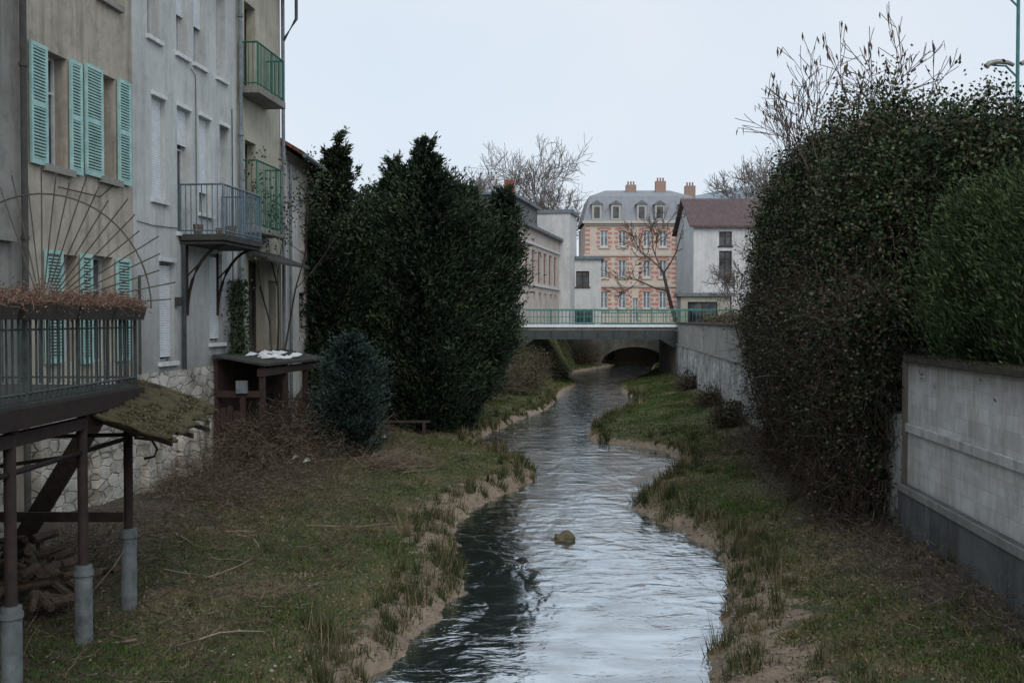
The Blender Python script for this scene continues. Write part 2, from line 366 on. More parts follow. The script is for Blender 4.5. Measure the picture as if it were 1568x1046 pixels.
P.tube([(.06,19.6,7.05),(.06,18.8,6.6),(.06,17.4,6.6)],.012,5)
for z in (3,5.6,8.4,11): P.tube([(.12,16.32,z),(.12,16.32,z+.06)],.07,8)
make('downpipe',P,slate,bh,True)

gh=group('grey_townhouse',(-9.8,0,0),RZ)
W,GL,FR,BL,SILL=G(),G(),G(),G(),G()
ops=[(21.0,21.62,6.85,9.0),(22.2,22.88,6.25,9.02),(23.35,24.0,6.8,9.04),(24.55,25.1,6.25,9.06),
     (20.85,21.4,10.2,12.4),(22.2,22.75,10.2,12.4),(23.1,23.7,10.2,12.4),(24.4,24.95,10.2,12.4),
     (21.3,22.0,3.4,5.55),(23.9,24.65,3.75,5.9)]
wallg(FL,20.18,25.65,3.2,14,ops,.24,W,GL,FR)
W.box(-9,-.27,20.18,25.65,.3,14)
for i,(a,bb,c,e) in enumerate(ops):
    SILL.fbox(FL,a-.08,bb+.08,c-.09,c-.002,-.1,.08)
    SILL.fbox(FL,a-.02,bb+.02,e+.002,e+.09,-.05,.05)
    if i==0: blind(BL,FL,a,bb,c+.02,e)
    if i==1: blind(BL,FL,a,bb,e-.8,e)
    if i==2: blind(BL,FL,a,bb,c+.5,e)
    if i in(5,6): blind(BL,FL,a,bb,c+.9,e)
    if i in (8,9): blind(BL,FL,a,bb,c+.1,e-.1)
make('walls',W,pl_grey,gh); make('glass',GL,glass,gh); make('frames',FR,white,gh); make('roller_blinds',BL,blindm,gh); make('sills',SILL,white,gh)
S=G(); GD=G(); wallg(FL,20.18,28.9,.2,3.2,[(20.9,21.25,.9,2.0),(23.6,23.95,1.0,1.9)],.4,S,GD,G(),False)
for u in (20.4,22.1,22.9,24.4):
    S.add([(0,u,.2),(0,u+.35,.2),(.3,u+.35,.2),(.3,u,.2),(0.002,u,2.2),(0.002,u+.35,2.2),(.08,u+.35,1.9),(.08,u,1.9)],[(4,5,6,7),(0,1,5,4),(1,2,6,5),(2,3,7,6),(3,0,4,7)])
make('stone_base',S,stone,gh); make('dark_niches',GD,dark,gh)
W,GL,FR=G(),G(),G()
ops=[(26.2,27.0,10.3,12.6),(26.2,27.0,6.9,9.0),(26.4,27.6,3.45,5.9),(27.9,28.5,3.6,5.4)]
wallg(FL,25.65,28.9,3.2,14,ops,.3,W,GL,FR)
W.box(-9,-.32,25.65,28.9,.3,14); W.box(-9,-.002,28.9,28.95,.3,14)
make('end_bay_walls',W,pl_cream,gh); make('end_bay_glass',GL,glass,gh); make('end_bay_frames',FR,darkwood,gh)
R=G(); R.box(-9.2,.55,5,29.2,14.0,14.2); make('eaves',R,darkwood,gh)
P=G()
for u,z0 in ((25.68,3.3),(28.9,3)): P.tube([(.1,u,z0),(.1,u,14)],.055,8)
P.tube([(.07,22.35,6.0),(.07,22.35,3.2)],.05,8)
for z in (4,6.5,9,12): P.tube([(.1,25.68,z),(.1,25.68,z+.08)],.075,8)
P.tube([(.5,28.9,14),(.5,28.9,12.9),(.12,28.9,12.3)],.05,8)
make('downpipes',P,zinc,gh,True)
P=G(); P.tube([(.02,20.3,6.3),(.02,21.0,6.27),(.02,22.2,6.32)],.009,4); P.tube([(.02,23.15,6.4),(.02,23.15,9.9),(.02,22.9,10.0)],.009,4); P.tube([(.02,25.3,3.4),(.02,25.3,9.6)],.012,4)
P.box(.0021,.12,22.02,22.14,4.6,4.8); make('facade_cables',P,slate,gh)
B=G(); B.box(.004,1.05,22.25,24.65,6.06,6.2); B.box(.004,1.0,22.3,24.6,5.98,6.05)
make('balcony_slab',B,slate,gh,bevel=.01)
R=G(); railing(R,[(0.02,22.3),(1.0,22.3),(1.0,24.6),(.02,24.6)],6.2,7.3,.12,.012,.024); make('balcony_railing',R,greyrail,gh)
R=G()
for x,y,s in ((.3,22.6,.12),(.6,23.1,.1),(.7,23.5,.14),(.4,24.2,.12)):
    R.tube([(x,y,6.201),(x,y,6.2+s*2)],s*.75,9,s)
make('balcony_pots',R,simple('pot_clay',C(120,96,80),C(90,76,66),.8),gh)
R=G()
for u in (22.6,24.3):
    pts=[(.03+.95*(1-math.cos(t)),u,4.4+1.6*math.sin(t)) for t in np.linspace(0,math.pi/2,10)]
    R.tube(pts,.035,6); R.tube([(.03,u,4.4),(.03,u,5.98)],.03,6)
    R.tube([(.05,u,5.3),(.45,u,5.7)],.02,5)
make('balcony_brackets',R,rust,gh,True)
B=G(); B.box(.004,.55,25.75,27.8,10.1,10.28); B.box(.004,.5,25.8,27.7,6.55,6.7); make('upper_balcony_slabs',B,concrete,gh,bevel=.01)
R=G(); railing(R,[(.02,25.8),(.5,25.8),(.5,27.75),(.02,27.75)],10.28,11.4,.1,.012,.025)
railing(R,[(.02,25.85),(.45,25.85),(.45,27.65),(.02,27.65)],6.7,8.4,.14,.012,.025)
make('upper_balcony_railings',R,greenrail,gh)
B=G(); B.add([(.0,26.1,6.1),(.9,26.1,5.75),(.9,28.8,5.75),(0,28.8,6.1),(.0,26.1,6.16),(.9,26.1,5.81),(.9,28.8,5.81),(0,28.8,6.16)],[(0,3,2,1),(4,5,6,7),(0,1,5,4),(1,2,6,5),(2,3,7,6),(3,0,4,7)])
make('door_canopy',B,slate,gh)

# lean-to shed
sg=group('lean_to_shed',(-9.8,0,0),RZ)
R=G(); R.add([(0.05,23.9,3.42),(1.35,23.9,3.2),(1.35,29,3.15),(.05,29,3.42),(0.05,23.9,3.47),(1.35,23.9,3.26),(1.35,29,3.21),(.05,29,3.47)],[(0,3,2,1),(4,5,6,7),(0,1,5,4),(1,2,6,5),(2,3,7,6),(3,0,4,7)])
make('roof',R,slate,sg)
P=G()
for u in (24.05,25.7,27.3,28.8):
    P.box(1.15,1.27,u,u+.12,.6,3.17)
P.box(1.12,1.28,24,28.95,2.95,3.13)
for u in np.arange(25.8,28.9,.17):
    if rng.random()>.35: P.box(1.09+rng.uniform(-.02,.02),1.12,u,u+.14,.6,1.9+rng.uniform(-.25,.15))
for n_ in np.arange(.05,.75,.16): P.box(n_,n_+.135,24.0,24.03,.6,2.3+rng.uniform(-.2,.2))
P.box(.1,1.2,24.02,24.1,2.45,2.6); P.box(.05,.12,24.05,28.9,.6,3.3)
make('timber_frame',P,redwood,sg)
P=G()
for i in range(16):
    u=25.0+rng.uniform(0,2.6); n_=rng.uniform(.3,1.1); s=rng.uniform(.1,.35); z=3.47-.17*n_
    P.add([(n_,u,z),(n_+.2,u+.05,z+.01),(n_+.25,u+s,z+.05),(n_,u+s,z+.03),(n_+.1,u+s/2,z+.1)],[(0,1,4),(1,2,4),(2,3,4),(3,0,4)])
make('plastic_sheets',P,white,sg)
P=G(); P.box(.62,.9,23.93,23.995,2.55,2.85); make('grey_box',P,zinc,sg)
P=G(); P.box(.3,.9,25,25.4,.7,1.5); P.tube([(.6,26.5,.8),(1.0,26.2,2.6)],.03,5); P.tube([(.3,27,.8),(.9,26.9,2.4)],.03,5); make('stored_clutter',P,darkwood,sg)

# house behind with tile roof
th=group('tile_roof_house',(-7.0,31,0),-.02)
W,GL,FR=G(),G(),G()
wallg(FL,0,9,.5,9.6,[(1.6,2.5,6.6,8.3),(5,5.9,6.6,8.3),(1.6,2.5,3.6,5.2),(5,5.9,3.6,5.4)],.2,W,GL,FR)
W.quad((0,0,.5),(-8,0,.5),(-8,0,9.6),(-4,0,12),(0,0,9.6)); W.quad((0,9,.5),(-8,9,.5),(-8,9,9.6),(-4,9,12),(0,9,9.6)); W.box(-8,-.25,.1,8.9,.5,9.5)
make('walls',W,plaster('white_old_plaster',C(215,213,206),C(195,193,186),C(138,134,124),.4),th); make('glass',GL,glass,th); make('frames',FR,white,th)
R=G()
for s,x1 in ((1,.6),(-1,-8.6)):
    R.add([(-4,-.4,12.1),(x1,-.4,9.35),(x1,9.5,9.35),(-4,9.5,12.1),(-4,-.4,12.2),(x1,-.4,9.47),(x1,9.5,9.47),(-4,9.5,12.2)],[(0,3,2,1),(4,5,6,7),(0,1,5,4),(1,2,6,5),(2,3,7,6),(3,0,4,7)])
make('roof',R,tiles('clay_roof_tiles',C(140,88,72),C(105,74,64)),th)
P=G(); P.tube([(.66,-.4,9.33),(.66,9.5,9.33)],.07,8); P.tube([(.1,0.1,9.2),(.1,.1,1)],.05,8)
P.tube([(-3,3,12),(-3,3,14.1)],.02,4); P.tube([(-3.7,3,13.9),(-2.3,3,13.9)],.012,4); P.tube([(-3.6,3,13.6),(-2.4,3,13.6)],.012,4)
for k in range(6): P.tube([(-3.6+k*.24,2.7,13.9),(-3.6+k*.24,3.3,13.9)],.008,4)
make('gutter_and_antenna',P,zinc,th)

# ---------------------------------------------------------------- terrace
tg=group('raised_terrace')
B=G(); B.box(-9.2,-5.0,6,13.3,3.3,3.44); make('deck',B,slate,tg,bevel=.01)
B=G()
for y in (7,9.98,11.67,13.05): B.box(-9.2,-4.98,y-.05,y+.05,3.16,3.297)
B.box(-4.996,-4.93,6,13.34,3.2,3.4); B.box(-9,-5.0,13.302,13.36,3.15,3.4); B.box(-5.1,-5.0,6,13.2,3.02,3.155)
make('steel_beams',B,rust,tg)
P=G(); Q=G()
for y,zs in ((7.5,1.4),(9.98,1.42),(11.67,1.42),(13.06,1.56)):
    P.tube([(-5.05,y,zs),(-5.05,y,3.15)],.062,8); Q.tube([(-5.05,y,.2),(-5.05,y,zs)],.1,12); Q.tube([(-5.05,y,zs-.12),(-5.05,y,zs-.06)],.115,12)
P.tube([(-5.05,7,2.75),(-5.05,13.1,2.75)],.03,6)
P.tube([(-8.2,13.06,2.72),(-4.75,13.06,2.8)],.03,6); P.tube([(-8,11.67,2.3),(-5.05,11.67,2.72)],.025,6)
P.tube([(-4.98,13.1,2.75),(-4.75,13.1,2.72),(-4.68,13.1,2.6),(-4.72,13.1,2.5),(-4.85,13.1,2.47)],.018,5)
P.tube([(-4.8,12.6,3.1),(-5.05,13.06,2.6)],.02,5); P.tube([(-7.6,13,.9),(-7.6,13,3.2)],.06,8)
make('steel_posts',P,rust,tg,True); make('post_sleeves',Q,simple('weathered_sleeve',C(104,112,114),C(56,58,58),.7,.1,sc=3),tg,True)
R=G(); railing(R,[(-5.02,6.5),(-5.02,13.25),(-8.3,13.25)],3.46,4.5,.125,.013,.024)
R.tube([(-5.02,6.5,4.2),(-5.02,13.25,4.2)],.012,5)
make('railing',R,simple('grey_rail',C(78,86,84),C(44,50,50),.6,.2),tg)
R=G(); hx,hz=-6.25,4.45
for k in range(17):
    a=math.radians(4+k*6.6); r0=.25; r1=1.72+.1*math.sin(k*2.1)
    R.tube([(hx+r0*math.cos(a),13.25,hz+r0*math.sin(a)),(hx+r1*math.cos(a),13.25,hz+r1*math.sin(a)*1.05)],.009,5)
for rad in (1.45,.25):
    R.tube([(hx+rad*math.cos(a),13.25,hz+rad*math.sin(a)*1.05) for a in np.linspace(0,2.0,20)],.012,5)
make('iron_fan_screen',R,simple('pale_iron',C(92,84,76),C(60,54,48),.7),tg)
cg=G(); n=80; CY0,CY1=11.8,13.75
def cz(t,s): return 3.50-.30*t-.09*t*t-.24*(1-s)-.05*math.sin(t*3.1)*math.sin(s*3.1)
for i in range(n+1):
    s=i/n; y=CY0+s*(CY1-CY0); dz=.026*math.sin(i*.9)
    for j in range(9):
        t=j/8; ed=(.06*math.sin(i*.37)+.04*math.sin(i*1.3)) if j==8 else 0
        cg.v.append((-5.3+1.2*t+ed,y+.05*math.sin(j*1.7)*(i in(0,n)),cz(t,s)+dz+ .012*math.sin(i*.3+j)))
for i in range(n):
    for j in range(8):
        a=i*9+j; cg.f.append((a,a+1,a+10,a+9))
mm,nt,b=newmat('mossy_corrugated_sheet'); v=vec(nt)
nt.links.new(ramp(nt,noise(nt,v,4.5,9,.8),[(.36,(.04,.030,.024,1)),(.46,(.078,.062,.036,1)),(.54,(.10,.095,.042,1)),(.62,(.10,.078,.055,1)),(.75,(.22,.18,.14,1))]),b.inputs['Base Color'])
b.inputs['Roughness'].default_value=.95; bump(nt,b,noise(nt,v,22,8,.8),1,.04)
o=make('mossy_canopy',cg,mm,tg,True); so=o.modifiers.new('s','SOLIDIFY'); so.thickness=.04
N=8000; t=rng.random(N); s_=rng.random(N); keep=sn(t*4,s_*2.4,2.4,2)>.0; t=t[keep]; s_=s_[keep]; N=len(t)
zz=np.array([cz(a,bb) for a,bb in zip(t,s_)])
leaves('moss_tufts',np.stack([-5.3+1.2*t,CY0+s_*(CY1-CY0),zz+rng.uniform(0,.03,N)],1),rng.normal(size=(N,3))*[1,1,.5]+[0,0,.4],.03,.018,leafmat('moss',[(0,(.04,.033,.018,1)),(.6,(.095,.09,.038,1)),(1,(.19,.155,.10,1))]),tg)
B=G()
for y in (12.1,12.9,13.6): B.add([(-5.2,y,3.1),(-4.15,y,2.76),(-4.15,y+.06,2.76),(-5.2,y+.06,3.1),(-5.2,y,3.17),(-4.15,y,2.82),(-4.15,y+.06,2.82),(-5.2,y+.06,3.17)],[(0,3,2,1),(4,5,6,7),(0,1,5,4),(1,2,6,5),(2,3,7,6),(3,0,4,7)])
B.add([(-7.4,14.2,.8),(-7.1,14.2,.8),(-5.75,14.2,3.0),(-6.05,14.2,3.0),(-7.4,14.28,.8),(-7.1,14.28,.8),(-5.75,14.28,3.0),(-6.05,14.28,3.0)],[(0,1,2,3),(4,5,6,7),(0,1,5,4),(1,2,6,5),(2,3,7,6),(3,0,4,7)])
B.box(-7.8,-5.3,13.5,13.56,1.55,1.68)
make('timber_struts',B,darkwood,tg)
pg=group('planter_boxes')
B=G()
for y0,y1 in ((8.6,9.85),(10.0,11.2),(11.25,12.2),(12.25,13.25)):
    B.add([(-5.16,y0,4.3),(-4.9,y0,4.3),(-4.9,y1,4.3),(-5.16,y1,4.3),(-5.2,y0,4.48),(-4.85,y0,4.48),(-4.85,y1,4.48),(-5.2,y1,4.48)],[(0,3,2,1),(4,5,6,7),(0,1,5,4),(1,2,6,5),(2,3,7,6),(3,0,4,7)])
make('boxes',B,simple('brown_plastic',C(66,60,56),C(46,42,40),.6),pg)
N=3800; p=np.stack([rng.normal(-5.02,.09,N),8.6+4.65*rng.random(N),np.full(N,4.46)],1)
sg_,tp=twigs(N,p,np.stack([rng.normal(0,.8,N),rng.normal(0,.6,N),np.full(N,.7)],1),rng.uniform(.06,.28,N)*(1+.6*sn(p[:,1]*3,p[:,1],1.7)),.0035,.6)
segmesh('dried_stems',sg_,leafmat('dried_flowers',[(0,C(78,58,50)),(.6,C(126,98,86)),(1,C(170,146,126))]),pg,rng.random(len(sg_)),3)
leaves('dried_leaves',tp,rng.normal(size=(N,3)),.03,.018,leafmat('dried_leaf',[(0,C(68,50,42)),(.8,C(126,92,78)),(1,C(156,132,106))]),pg)
wg=group('firewood_pile'); B=G()
for i in range(90):
    x=rng.uniform(-7.6,-5.6); y=rng.uniform(11.7,14.0); z=.75+rng.uniform(0,.75)*(1-abs(x+6.6)/1.2)
    a=rng.uniform(-.9,.9)+(1.57 if rng.random()<.3 else 0); l=rng.uniform(.25,.5); dz=rng.uniform(-.15,.15)
    B.tube([(x-l*math.sin(a)/2,y-l*math.cos(a)/2,z),(x+l*math.sin(a)/2,y+l*math.cos(a)/2,z+dz)],rng.uniform(.03,.075),7,rng.uniform(.03,.075))
make('logs',B,simple('log_bark',C(96,80,66),C(48,39,32),.9,sc=10),wg)

# ---------------------------------------------------------------- right walls
def rw(name): return group(name,(5.03,0,0),-math.atan(.085))
nw=rw('white_block_garden_wall')
m,nt,b=newmat('painted_concrete_blocks'); v=vec(nt)
s=nt.nodes.new('ShaderNodeSeparateXYZ');nt.links.new(v,s.inputs[0]); c=nt.nodes.new('ShaderNodeCombineXYZ')
nt.links.new(s.outputs[1],c.inputs[0]);nt.links.new(s.outputs[2],c.inputs[1])
br=nt.nodes.new('ShaderNodeTexBrick'); nt.links.new(c.outputs[0],br.inputs['Vector']); br.inputs['Scale'].default_value=1
br.inputs['Brick Width'].default_value=.5; br.inputs['Row Height'].default_value=.21; br.inputs['Mortar Size'].default_value=.008; br.inputs['Mortar Smooth'].default_value=.6
br.inputs['Color1'].default_value=C(210,209,205); br.inputs['Color2'].default_value=C(190,189,185); br.inputs['Mortar'].default_value=C(180,178,174)
dirt=ramp(nt,noise(nt,vec(nt,(1.5,1.5,.4)),2.2,8,.75),[(.40,K0),(.70,K1)])
col=mix(nt,math_(nt,'MULTIPLY',dirt,.75),br.outputs['Color'],C(138,129,116))
wh=ramp(nt,noise(nt,vec(nt,(1,1,2)),1.3,7,.7),[(.5,K0),(.62,K1)]); col=mix(nt,math_(nt,'MULTIPLY',wh,.4),col,C(218,221,224))
mr=nt.nodes.new('ShaderNodeMapRange'); nt.links.new(s.outputs[2],mr.inputs[0]); mr.inputs[1].default_value=3.62; mr.inputs[2].default_value=3.15; mr.inputs[3].default_value=1; mr.inputs[4].default_value=0
col=mix(nt,math_(nt,'MULTIPLY',mr.outputs[0],math_(nt,'MULTIPLY',noise(nt,vec(nt,(3,3,.3)),2.5,6,.7),1.3)),col,C(92,84,72))
nt.links.new(col,b.inputs['Base Color']); b.inputs['Roughness'].default_value=.85
bump(nt,b,math_(nt,'ADD',br.outputs['Fac'],math_(nt,'MULTIPLY',noise(nt,v,10,8),-1)),-.6,.014)
B=G(); B.box(0,.3,5,16.1,1.66,3.62); make('blocks',B,m,nw)
B=G(); B.box(-.05,-.001,5,16.1,2.5,2.64); make('ledge',B,plaster('ledge_render',C(205,204,200),C(178,177,172),C(110,106,96),.7),nw,bevel=.012)
B=G(); B.box(-.14,.32,5,16.15,-.2,1.66); make('footing',B,plaster('dark_footing',C(118,121,122),C(86,88,88),C(46,44,41),.8),nw,bevel=.02)
B=G(); B.box(-.17,-.14,5,16.1,1.56,1.68);make('footing_lip',B,concrete,nw,bevel=.008)
moss=simple('mossy_coping',C(80,74,64),C(48,48,38),.95,sc=8,bs=.8,bd=.02)
B=G(); B.box(-.06,.38,5,16.2,3.62,3.72); make('coping',B,moss,nw,bevel=.015)
N=4500; leaves('coping_moss',np.stack([rng.uniform(-.07,.1,N),rng.uniform(8,16.2,N),rng.normal(3.715,.012,N)],1),rng.normal(size=(N,3))*[1,1,.4]+[-.1,0,.3],.028,.016,leafmat('coping_moss',[(0,(.03,.025,.016,1)),(1,(.10,.085,.05,1))]),nw)
B=G(); B.box(-.03,.34,16.1,16.32,-.2,3.619); make('end_pier',B,plaster('pier_render',C(140,132,122),C(110,102,94),C(62,56,50),.7),nw)
fw_=rw('riverside_retaining_wall')
B=G(); B.box(.02,.5,19.5,62.2,2.75,4.05); make('upper_render',B,plaster('grey_render',C(178,175,167),C(146,143,136),C(82,80,73),.8),fw_)
B=G(); B.box(-.04,.5,16.33,62.2,-.3,2.747); make('lower_blocks',B,rubble('whitewashed_blocks',C(208,208,204),C(170,170,166),C(122,120,112),1.9,1.6),fw_)
B=G(); B.box(-.06,.6,19.5,62.2,4.05,4.16); make('coping',B,moss,fw_,bevel=.015)
B=G(); B.box(-.1,.0195,19.5,62.2,2.75,2.83); make('string_course',B,concrete,fw_,bevel=.01)
B=G(); B.box(-.3,-.05,34.3,34.7,1.1,1.5); make('drain_outlet',B,dark,fw_)

# ---------------------------------------------------------------- bridge
bg=group('road_bridge')
B=G(); B.box(-3,10.6,62,69,3.66,4.0); B.box(.4,10.2,62.3,68.7,3.3,3.64); make('deck',B,concrete,bg)
B=G(); B.box(-3,10.8,61.85,62.0,3.84,4.0); make('white_edge_beam',B,simple('pale_fascia',C(225,228,230),C(200,203,205),.7),bg,bevel=.01)
B=G()
B.box(.4,10.2,61.95,62.1,3.16,3.66); B.box(.4,10.2,61.88,62.14,3.1,3.16)
for x in np.arange(.5,10.2,.97): B.box(x,x+.05,61.87,61.95,3.16,3.64)
for sgn,x0 in ((1,.4),(-1,10.2)):
    B.add([(x0,61.9,3.1),(x0+sgn*1.0,61.9,3.1),(x0,61.9,2.5),(x0,62.3,3.1),(x0+sgn*1.0,62.3,3.1),(x0,62.3,2.5)],[(0,1,2),(3,4,5),(1,2,5,4),(0,1,4,3)])
make('girders',B,simple('grey_steel',C(70,74,74),C(48,52,51),.7,.1),bg)
B=G(); B.box(-3,.4,62.05,69,-.3,3.6); B.box(10.2,13,62.05,69,-.3,3.6); make('abutments',B,plaster('abutment_stone',C(140,137,128),C(105,102,94),C(55,55,50),.7),bg)
R=G(); railing(R,[(-6,62.0),(10.9,62.0)],4.02,4.95,.22,.012,.035); railing(R,[(-6,68.9),(20,68.9)],4.02,4.95,.25,.012,.035)
R.tube([(-6,62,4.5),(10.9,62,4.5)],.02,5); R.tube([(10.9,62,4.95),(16,66,4.95)],.035,5)
for x in np.arange(-6,11,2.1): R.tube([(x,62,3.9),(x,62,5.0)],.04,6)
make('turquoise_railing',R,simple('turquoise_rail_paint',C(62,132,122),C(44,104,98),.5,.1),bg)
b2=group('old_stone_culvert')
B=G()
for i in range(24):
    a0,a1=math.pi*i/24,math.pi*(i+1)/24; cx,rx,rz=11.3,3.0,1.5
    p=[(cx-rx*math.cos(a),92,rz*math.sin(a)+.3) for a in (a0,a1)]
    B.quad(p[0],p[1],(p[1][0],92,3.9),(p[0][0],92,3.9)); B.quad(p[0],p[1],(p[1][0],99,p[1][2]),(p[0][0],99,p[0][2]))
B.box(2,8.3,92,96,-.3,3.9); B.box(14.3,20,92,96,-.3,3.9); B.box(2,20,92.2,99,3.3,3.95)
make('arch_masonry',B,plaster('old_masonry',C(112,109,98),C(80,78,70),C(44,46,36),.8),b2)
B=G(); B.box(6,15,98.8,99,-.4,3.5); make('tunnel_shadow',B,dark,b2)
R=G(); railing(R,[(2,92),(26,92)],3.95,4.95,.3,.02,.045); make('green_railing',R,simple('far_rail_paint',C(70,140,128),C(50,110,104),.5),b2)

# ---------------------------------------------------------------- background buildings
rd=G(); rd.box(-60,60,69.3,76,3.905,3.94); make('road',rd,simple('asphalt',(.06,.06,.06,1),(.045,.045,.045,1),.9))
def facade_house(name,loc,rz,w,dep,z0,z1,ops,wallm,roof='flat',roofm=None,framem=None,eave=.25,ridge=2.2,mullion=True,sidewall=True):
    gpp=group(name,loc,rz); W,GL_,FR_=G(),G(),G(); F=lambda u,v,n:(u,-n,v)
    wallg(F,0,w,z0,z1,ops,.18,W,GL_,FR_,mullion,.06)
    W.box(0.001,w-.001,.2,dep,z0,z1-.01); W.quad((0,0,z0),(0,.2,z0),(0,.2,z1),(0,0,z1)); W.quad((w,0,z0),(w,.2,z0),(w,.2,z1),(w,0,z1))
    for a,bb,c,e in ops: FR_.fbox(F,a-.1,bb+.1,c-.12,c-.01,.001,.08)
    make('walls',W,wallm,gpp); make('glass',GL_,glass,gpp); make('frames',FR_,framem or white,gpp)
    R=G()
    if roof=='flat': R.box(-eave,w+eave,-eave,dep+eave,z1,z1+.25)
    else:
        m=dep/2
        for a,bb in ((-eave,m),(dep+eave,m)):
            R.add([(-eave,a,z1-.1),(w+eave,a,z1-.1),(w+eave,bb,z1+ridge),(-eave,bb,z1+ridge),(-eave,a,z1+.05),(w+eave,a,z1+.05),(w+eave,bb,z1+ridge+.15),(-eave,bb,z1+ridge+.15)],[(0,3,2,1),(4,5,6,7),(0,1,5,4),(1,2,6,5),(2,3,7,6),(3,0,4,7)])
        for x in (0,w): W2=G(); W2.quad((x,0,z1),(x,dep,z1),(x,m,z1+ridge)); make('gable',W2,wallm,gpp)
    make('roof',R,roofm or zinc,gpp); return gpp
pl_w=plaster('bright_white_render',C(218,219,218),C(200,201,200),C(150,148,143),.5)
pl_pk=plaster('pinkish_render',C(206,195,186),C(186,176,168),C(138,128,122),.35)
ag=group('riverside_apartment_house',(.75,67.5,0),-math.atan(.22))
W,GL_,FR_=G(),G(),G(); FO=G()
ops=[(1.2+k*2.25,2.1+k*2.25,7.0,9.3) for k in range(6)]+[(1.2+k*2.25,2.1+k*2.25,4.6,6.3) for k in range(6)]
wallg(FL,0,14.5,3.8,10.7,ops,.2,W,GL_,FR_,True,.06)
W.box(-8,-.21,0,14.5,3.8,10.69); W.quad((0,0,3.8),(-.3,0,3.8),(-.3,0,10.7),(0,0,10.7))
make('walls',W,pl_pk,ag); make('glass',GL_,glass,ag); make('frames',FR_,white,ag)
R=G(); R.box(-8,.35,-.3,14.5,10.7,10.9); R.box(-7,-1.2,2,13,13.1,13.3); make('roof_slabs',R,zinc,ag)
U=G(); U.box(-6.8,-1.5,2.3,12.8,10.9,13.1); make('attic_storey',U,plaster('grey_attic',C(120,122,122),C(100,102,104),C(80,80,80),.3),ag)
U=G(); U.box(-3,.9,14.5,18,3.8,13.0); make('stair_tower',U,pl_w,ag)
U=G(); U.box(-3.1,1.1,14.4,18.2,13.0,13.3); make('tower_cap',U,zinc,ag)
U=G()
for k in range(6): U.box(.002,.03,1.2+k*2.25-.35,1.2+k*2.25-.02,7.0,9.3)
make('red_panels',U,simple('red_panel',C(128,84,74),C(105,72,66),.7),ag)
U=G()
for z in (6.7,9.6): U.box(.002,.12,0,14.4,z,z+.15)
make('band_courses',U,white,ag)
U=G(); U.box(-1.5,-.9,.8,1.4,10.9,13.9); make('brick_chimney',U,simple('chimney_brick',C(145,82,64),C(115,66,54),.9),ag)
facade_house('small_white_house',(4.9,84,0),-.08,2.6,5,3.8,9.4,[(.5,1.6,7.1,8.4),(.3,1.9,4.0,5.2)],pl_w,'flat',zinc,darkwood)
bk=group('brick_apartment_building',(7.7,105,0),0)
F=lambda u,v,n:(u,-n,v)
cols=[2.0,3.9,6.5,8.2]; ops=[]
for c_ in cols:
    for a,bb in ((12.0,13.7),(8.8,10.6),(5.5,7.3)): ops.append((c_-.42,c_+.42,a,bb))
ops.append((5.0,5.6,4.0,6.6))
W,GL_,FR_=G(),G(),G(); wallg(F,0,9.6,3.8,14.4,ops,.2,W,GL_,FR_,True,.11); W.box(0.001,9.6,.25,10,3.8,14.39)
W.quad((0,0,3.8),(0,.3,3.8),(0,.3,14.4),(0,0,14.4))
make('walls',W,plaster('cream_stone',C(218,204,190),C(204,190,176),C(172,160,148),.25),bk); make('glass',GL_,simple('curtained_glass',C(140,148,154),C(80,88,94),.2,sc=1),bk); make('frames',FR_,white,bk)
Q=G()
for (a,bb,c_,e) in ops[:-1]:
    k=0; z=c_-.1
    while z<e+.1:
        for x0,x1 in ((a-.42,a-.02),(bb+.02,bb+.42)): Q.fbox(F,x0+(0 if k%2 else .12)*(1 if x0<a else 0),x1-(0 if k%2 else .12)*(1 if x0>a else 0),z,z+.26,.002,.03)
        z+=.46; k+=1
    Q.fbox(F,a-.1,bb+.1,e+.12,e+.34,.002,.035)
for zz in np.arange(4.1,14.2,.5):
    Q.fbox(F,.02,.5,zz,zz+.25,.002,.03); Q.fbox(F,4.75,4.95,zz,zz+.25,.002,.03); Q.fbox(F,5.65,5.85,zz,zz+.25,.002,.03); Q.fbox(F,9.1,9.55,zz,zz+.25,.002,.03)
make('red_brick_quoins',Q,simple('red_brick',C(194,140,128),C(176,126,116),.9,sc=2),bk)
Q=G()
for zz in (7.75,11.0,14.2): Q.fbox(F,-.1,9.7,zz,zz+.22,.031,.16)
Q.fbox(F,-.3,12.2,14.42,14.7,.05,.4)
for a,bb,c_,e in ops[:-1]: Q.fbox(F,a-.15,bb+.15,c_-.22,c_-.11,.001,.12)
make('string_courses',Q,simple('pale_stone',C(200,194,184),C(178,172,164),.8),bk)
W,GL_,FR_=G(),G(),G(); FW=lambda u,v,n:(9.6+u,-.3-n,v)
FW=lambda u,v,n:(9.6+u,-.3-n,v)
wallg(FW,0,2.3,3.8,14.4,[(.8,1.5,12,13.7),(.8,1.5,8.8,10.6),(.8,1.5,5.5,7.3)],.2,W,GL_,FR_,True,.09); W.box(9.6,11.9,0,10,3.8,14.39); W.quad((9.6,-.3,3.8),(9.6,0,3.8),(9.6,0,14.4),(9.6,-.3,14.4))
for zz in np.arange(4.1,14.2,.62):
    W.fbox(FW,.0,.3,zz,zz+.4,.002,.05); W.fbox(FW,2.0,2.3,zz,zz+.4,.002,.05)
make('stone_wing',W,plaster('grey_ashlar',C(184,185,184),C(164,165,165),C(130,130,130),.3),bk); make('wing_glass',GL_,glass,bk); make('wing_frames',FR_,white,bk)
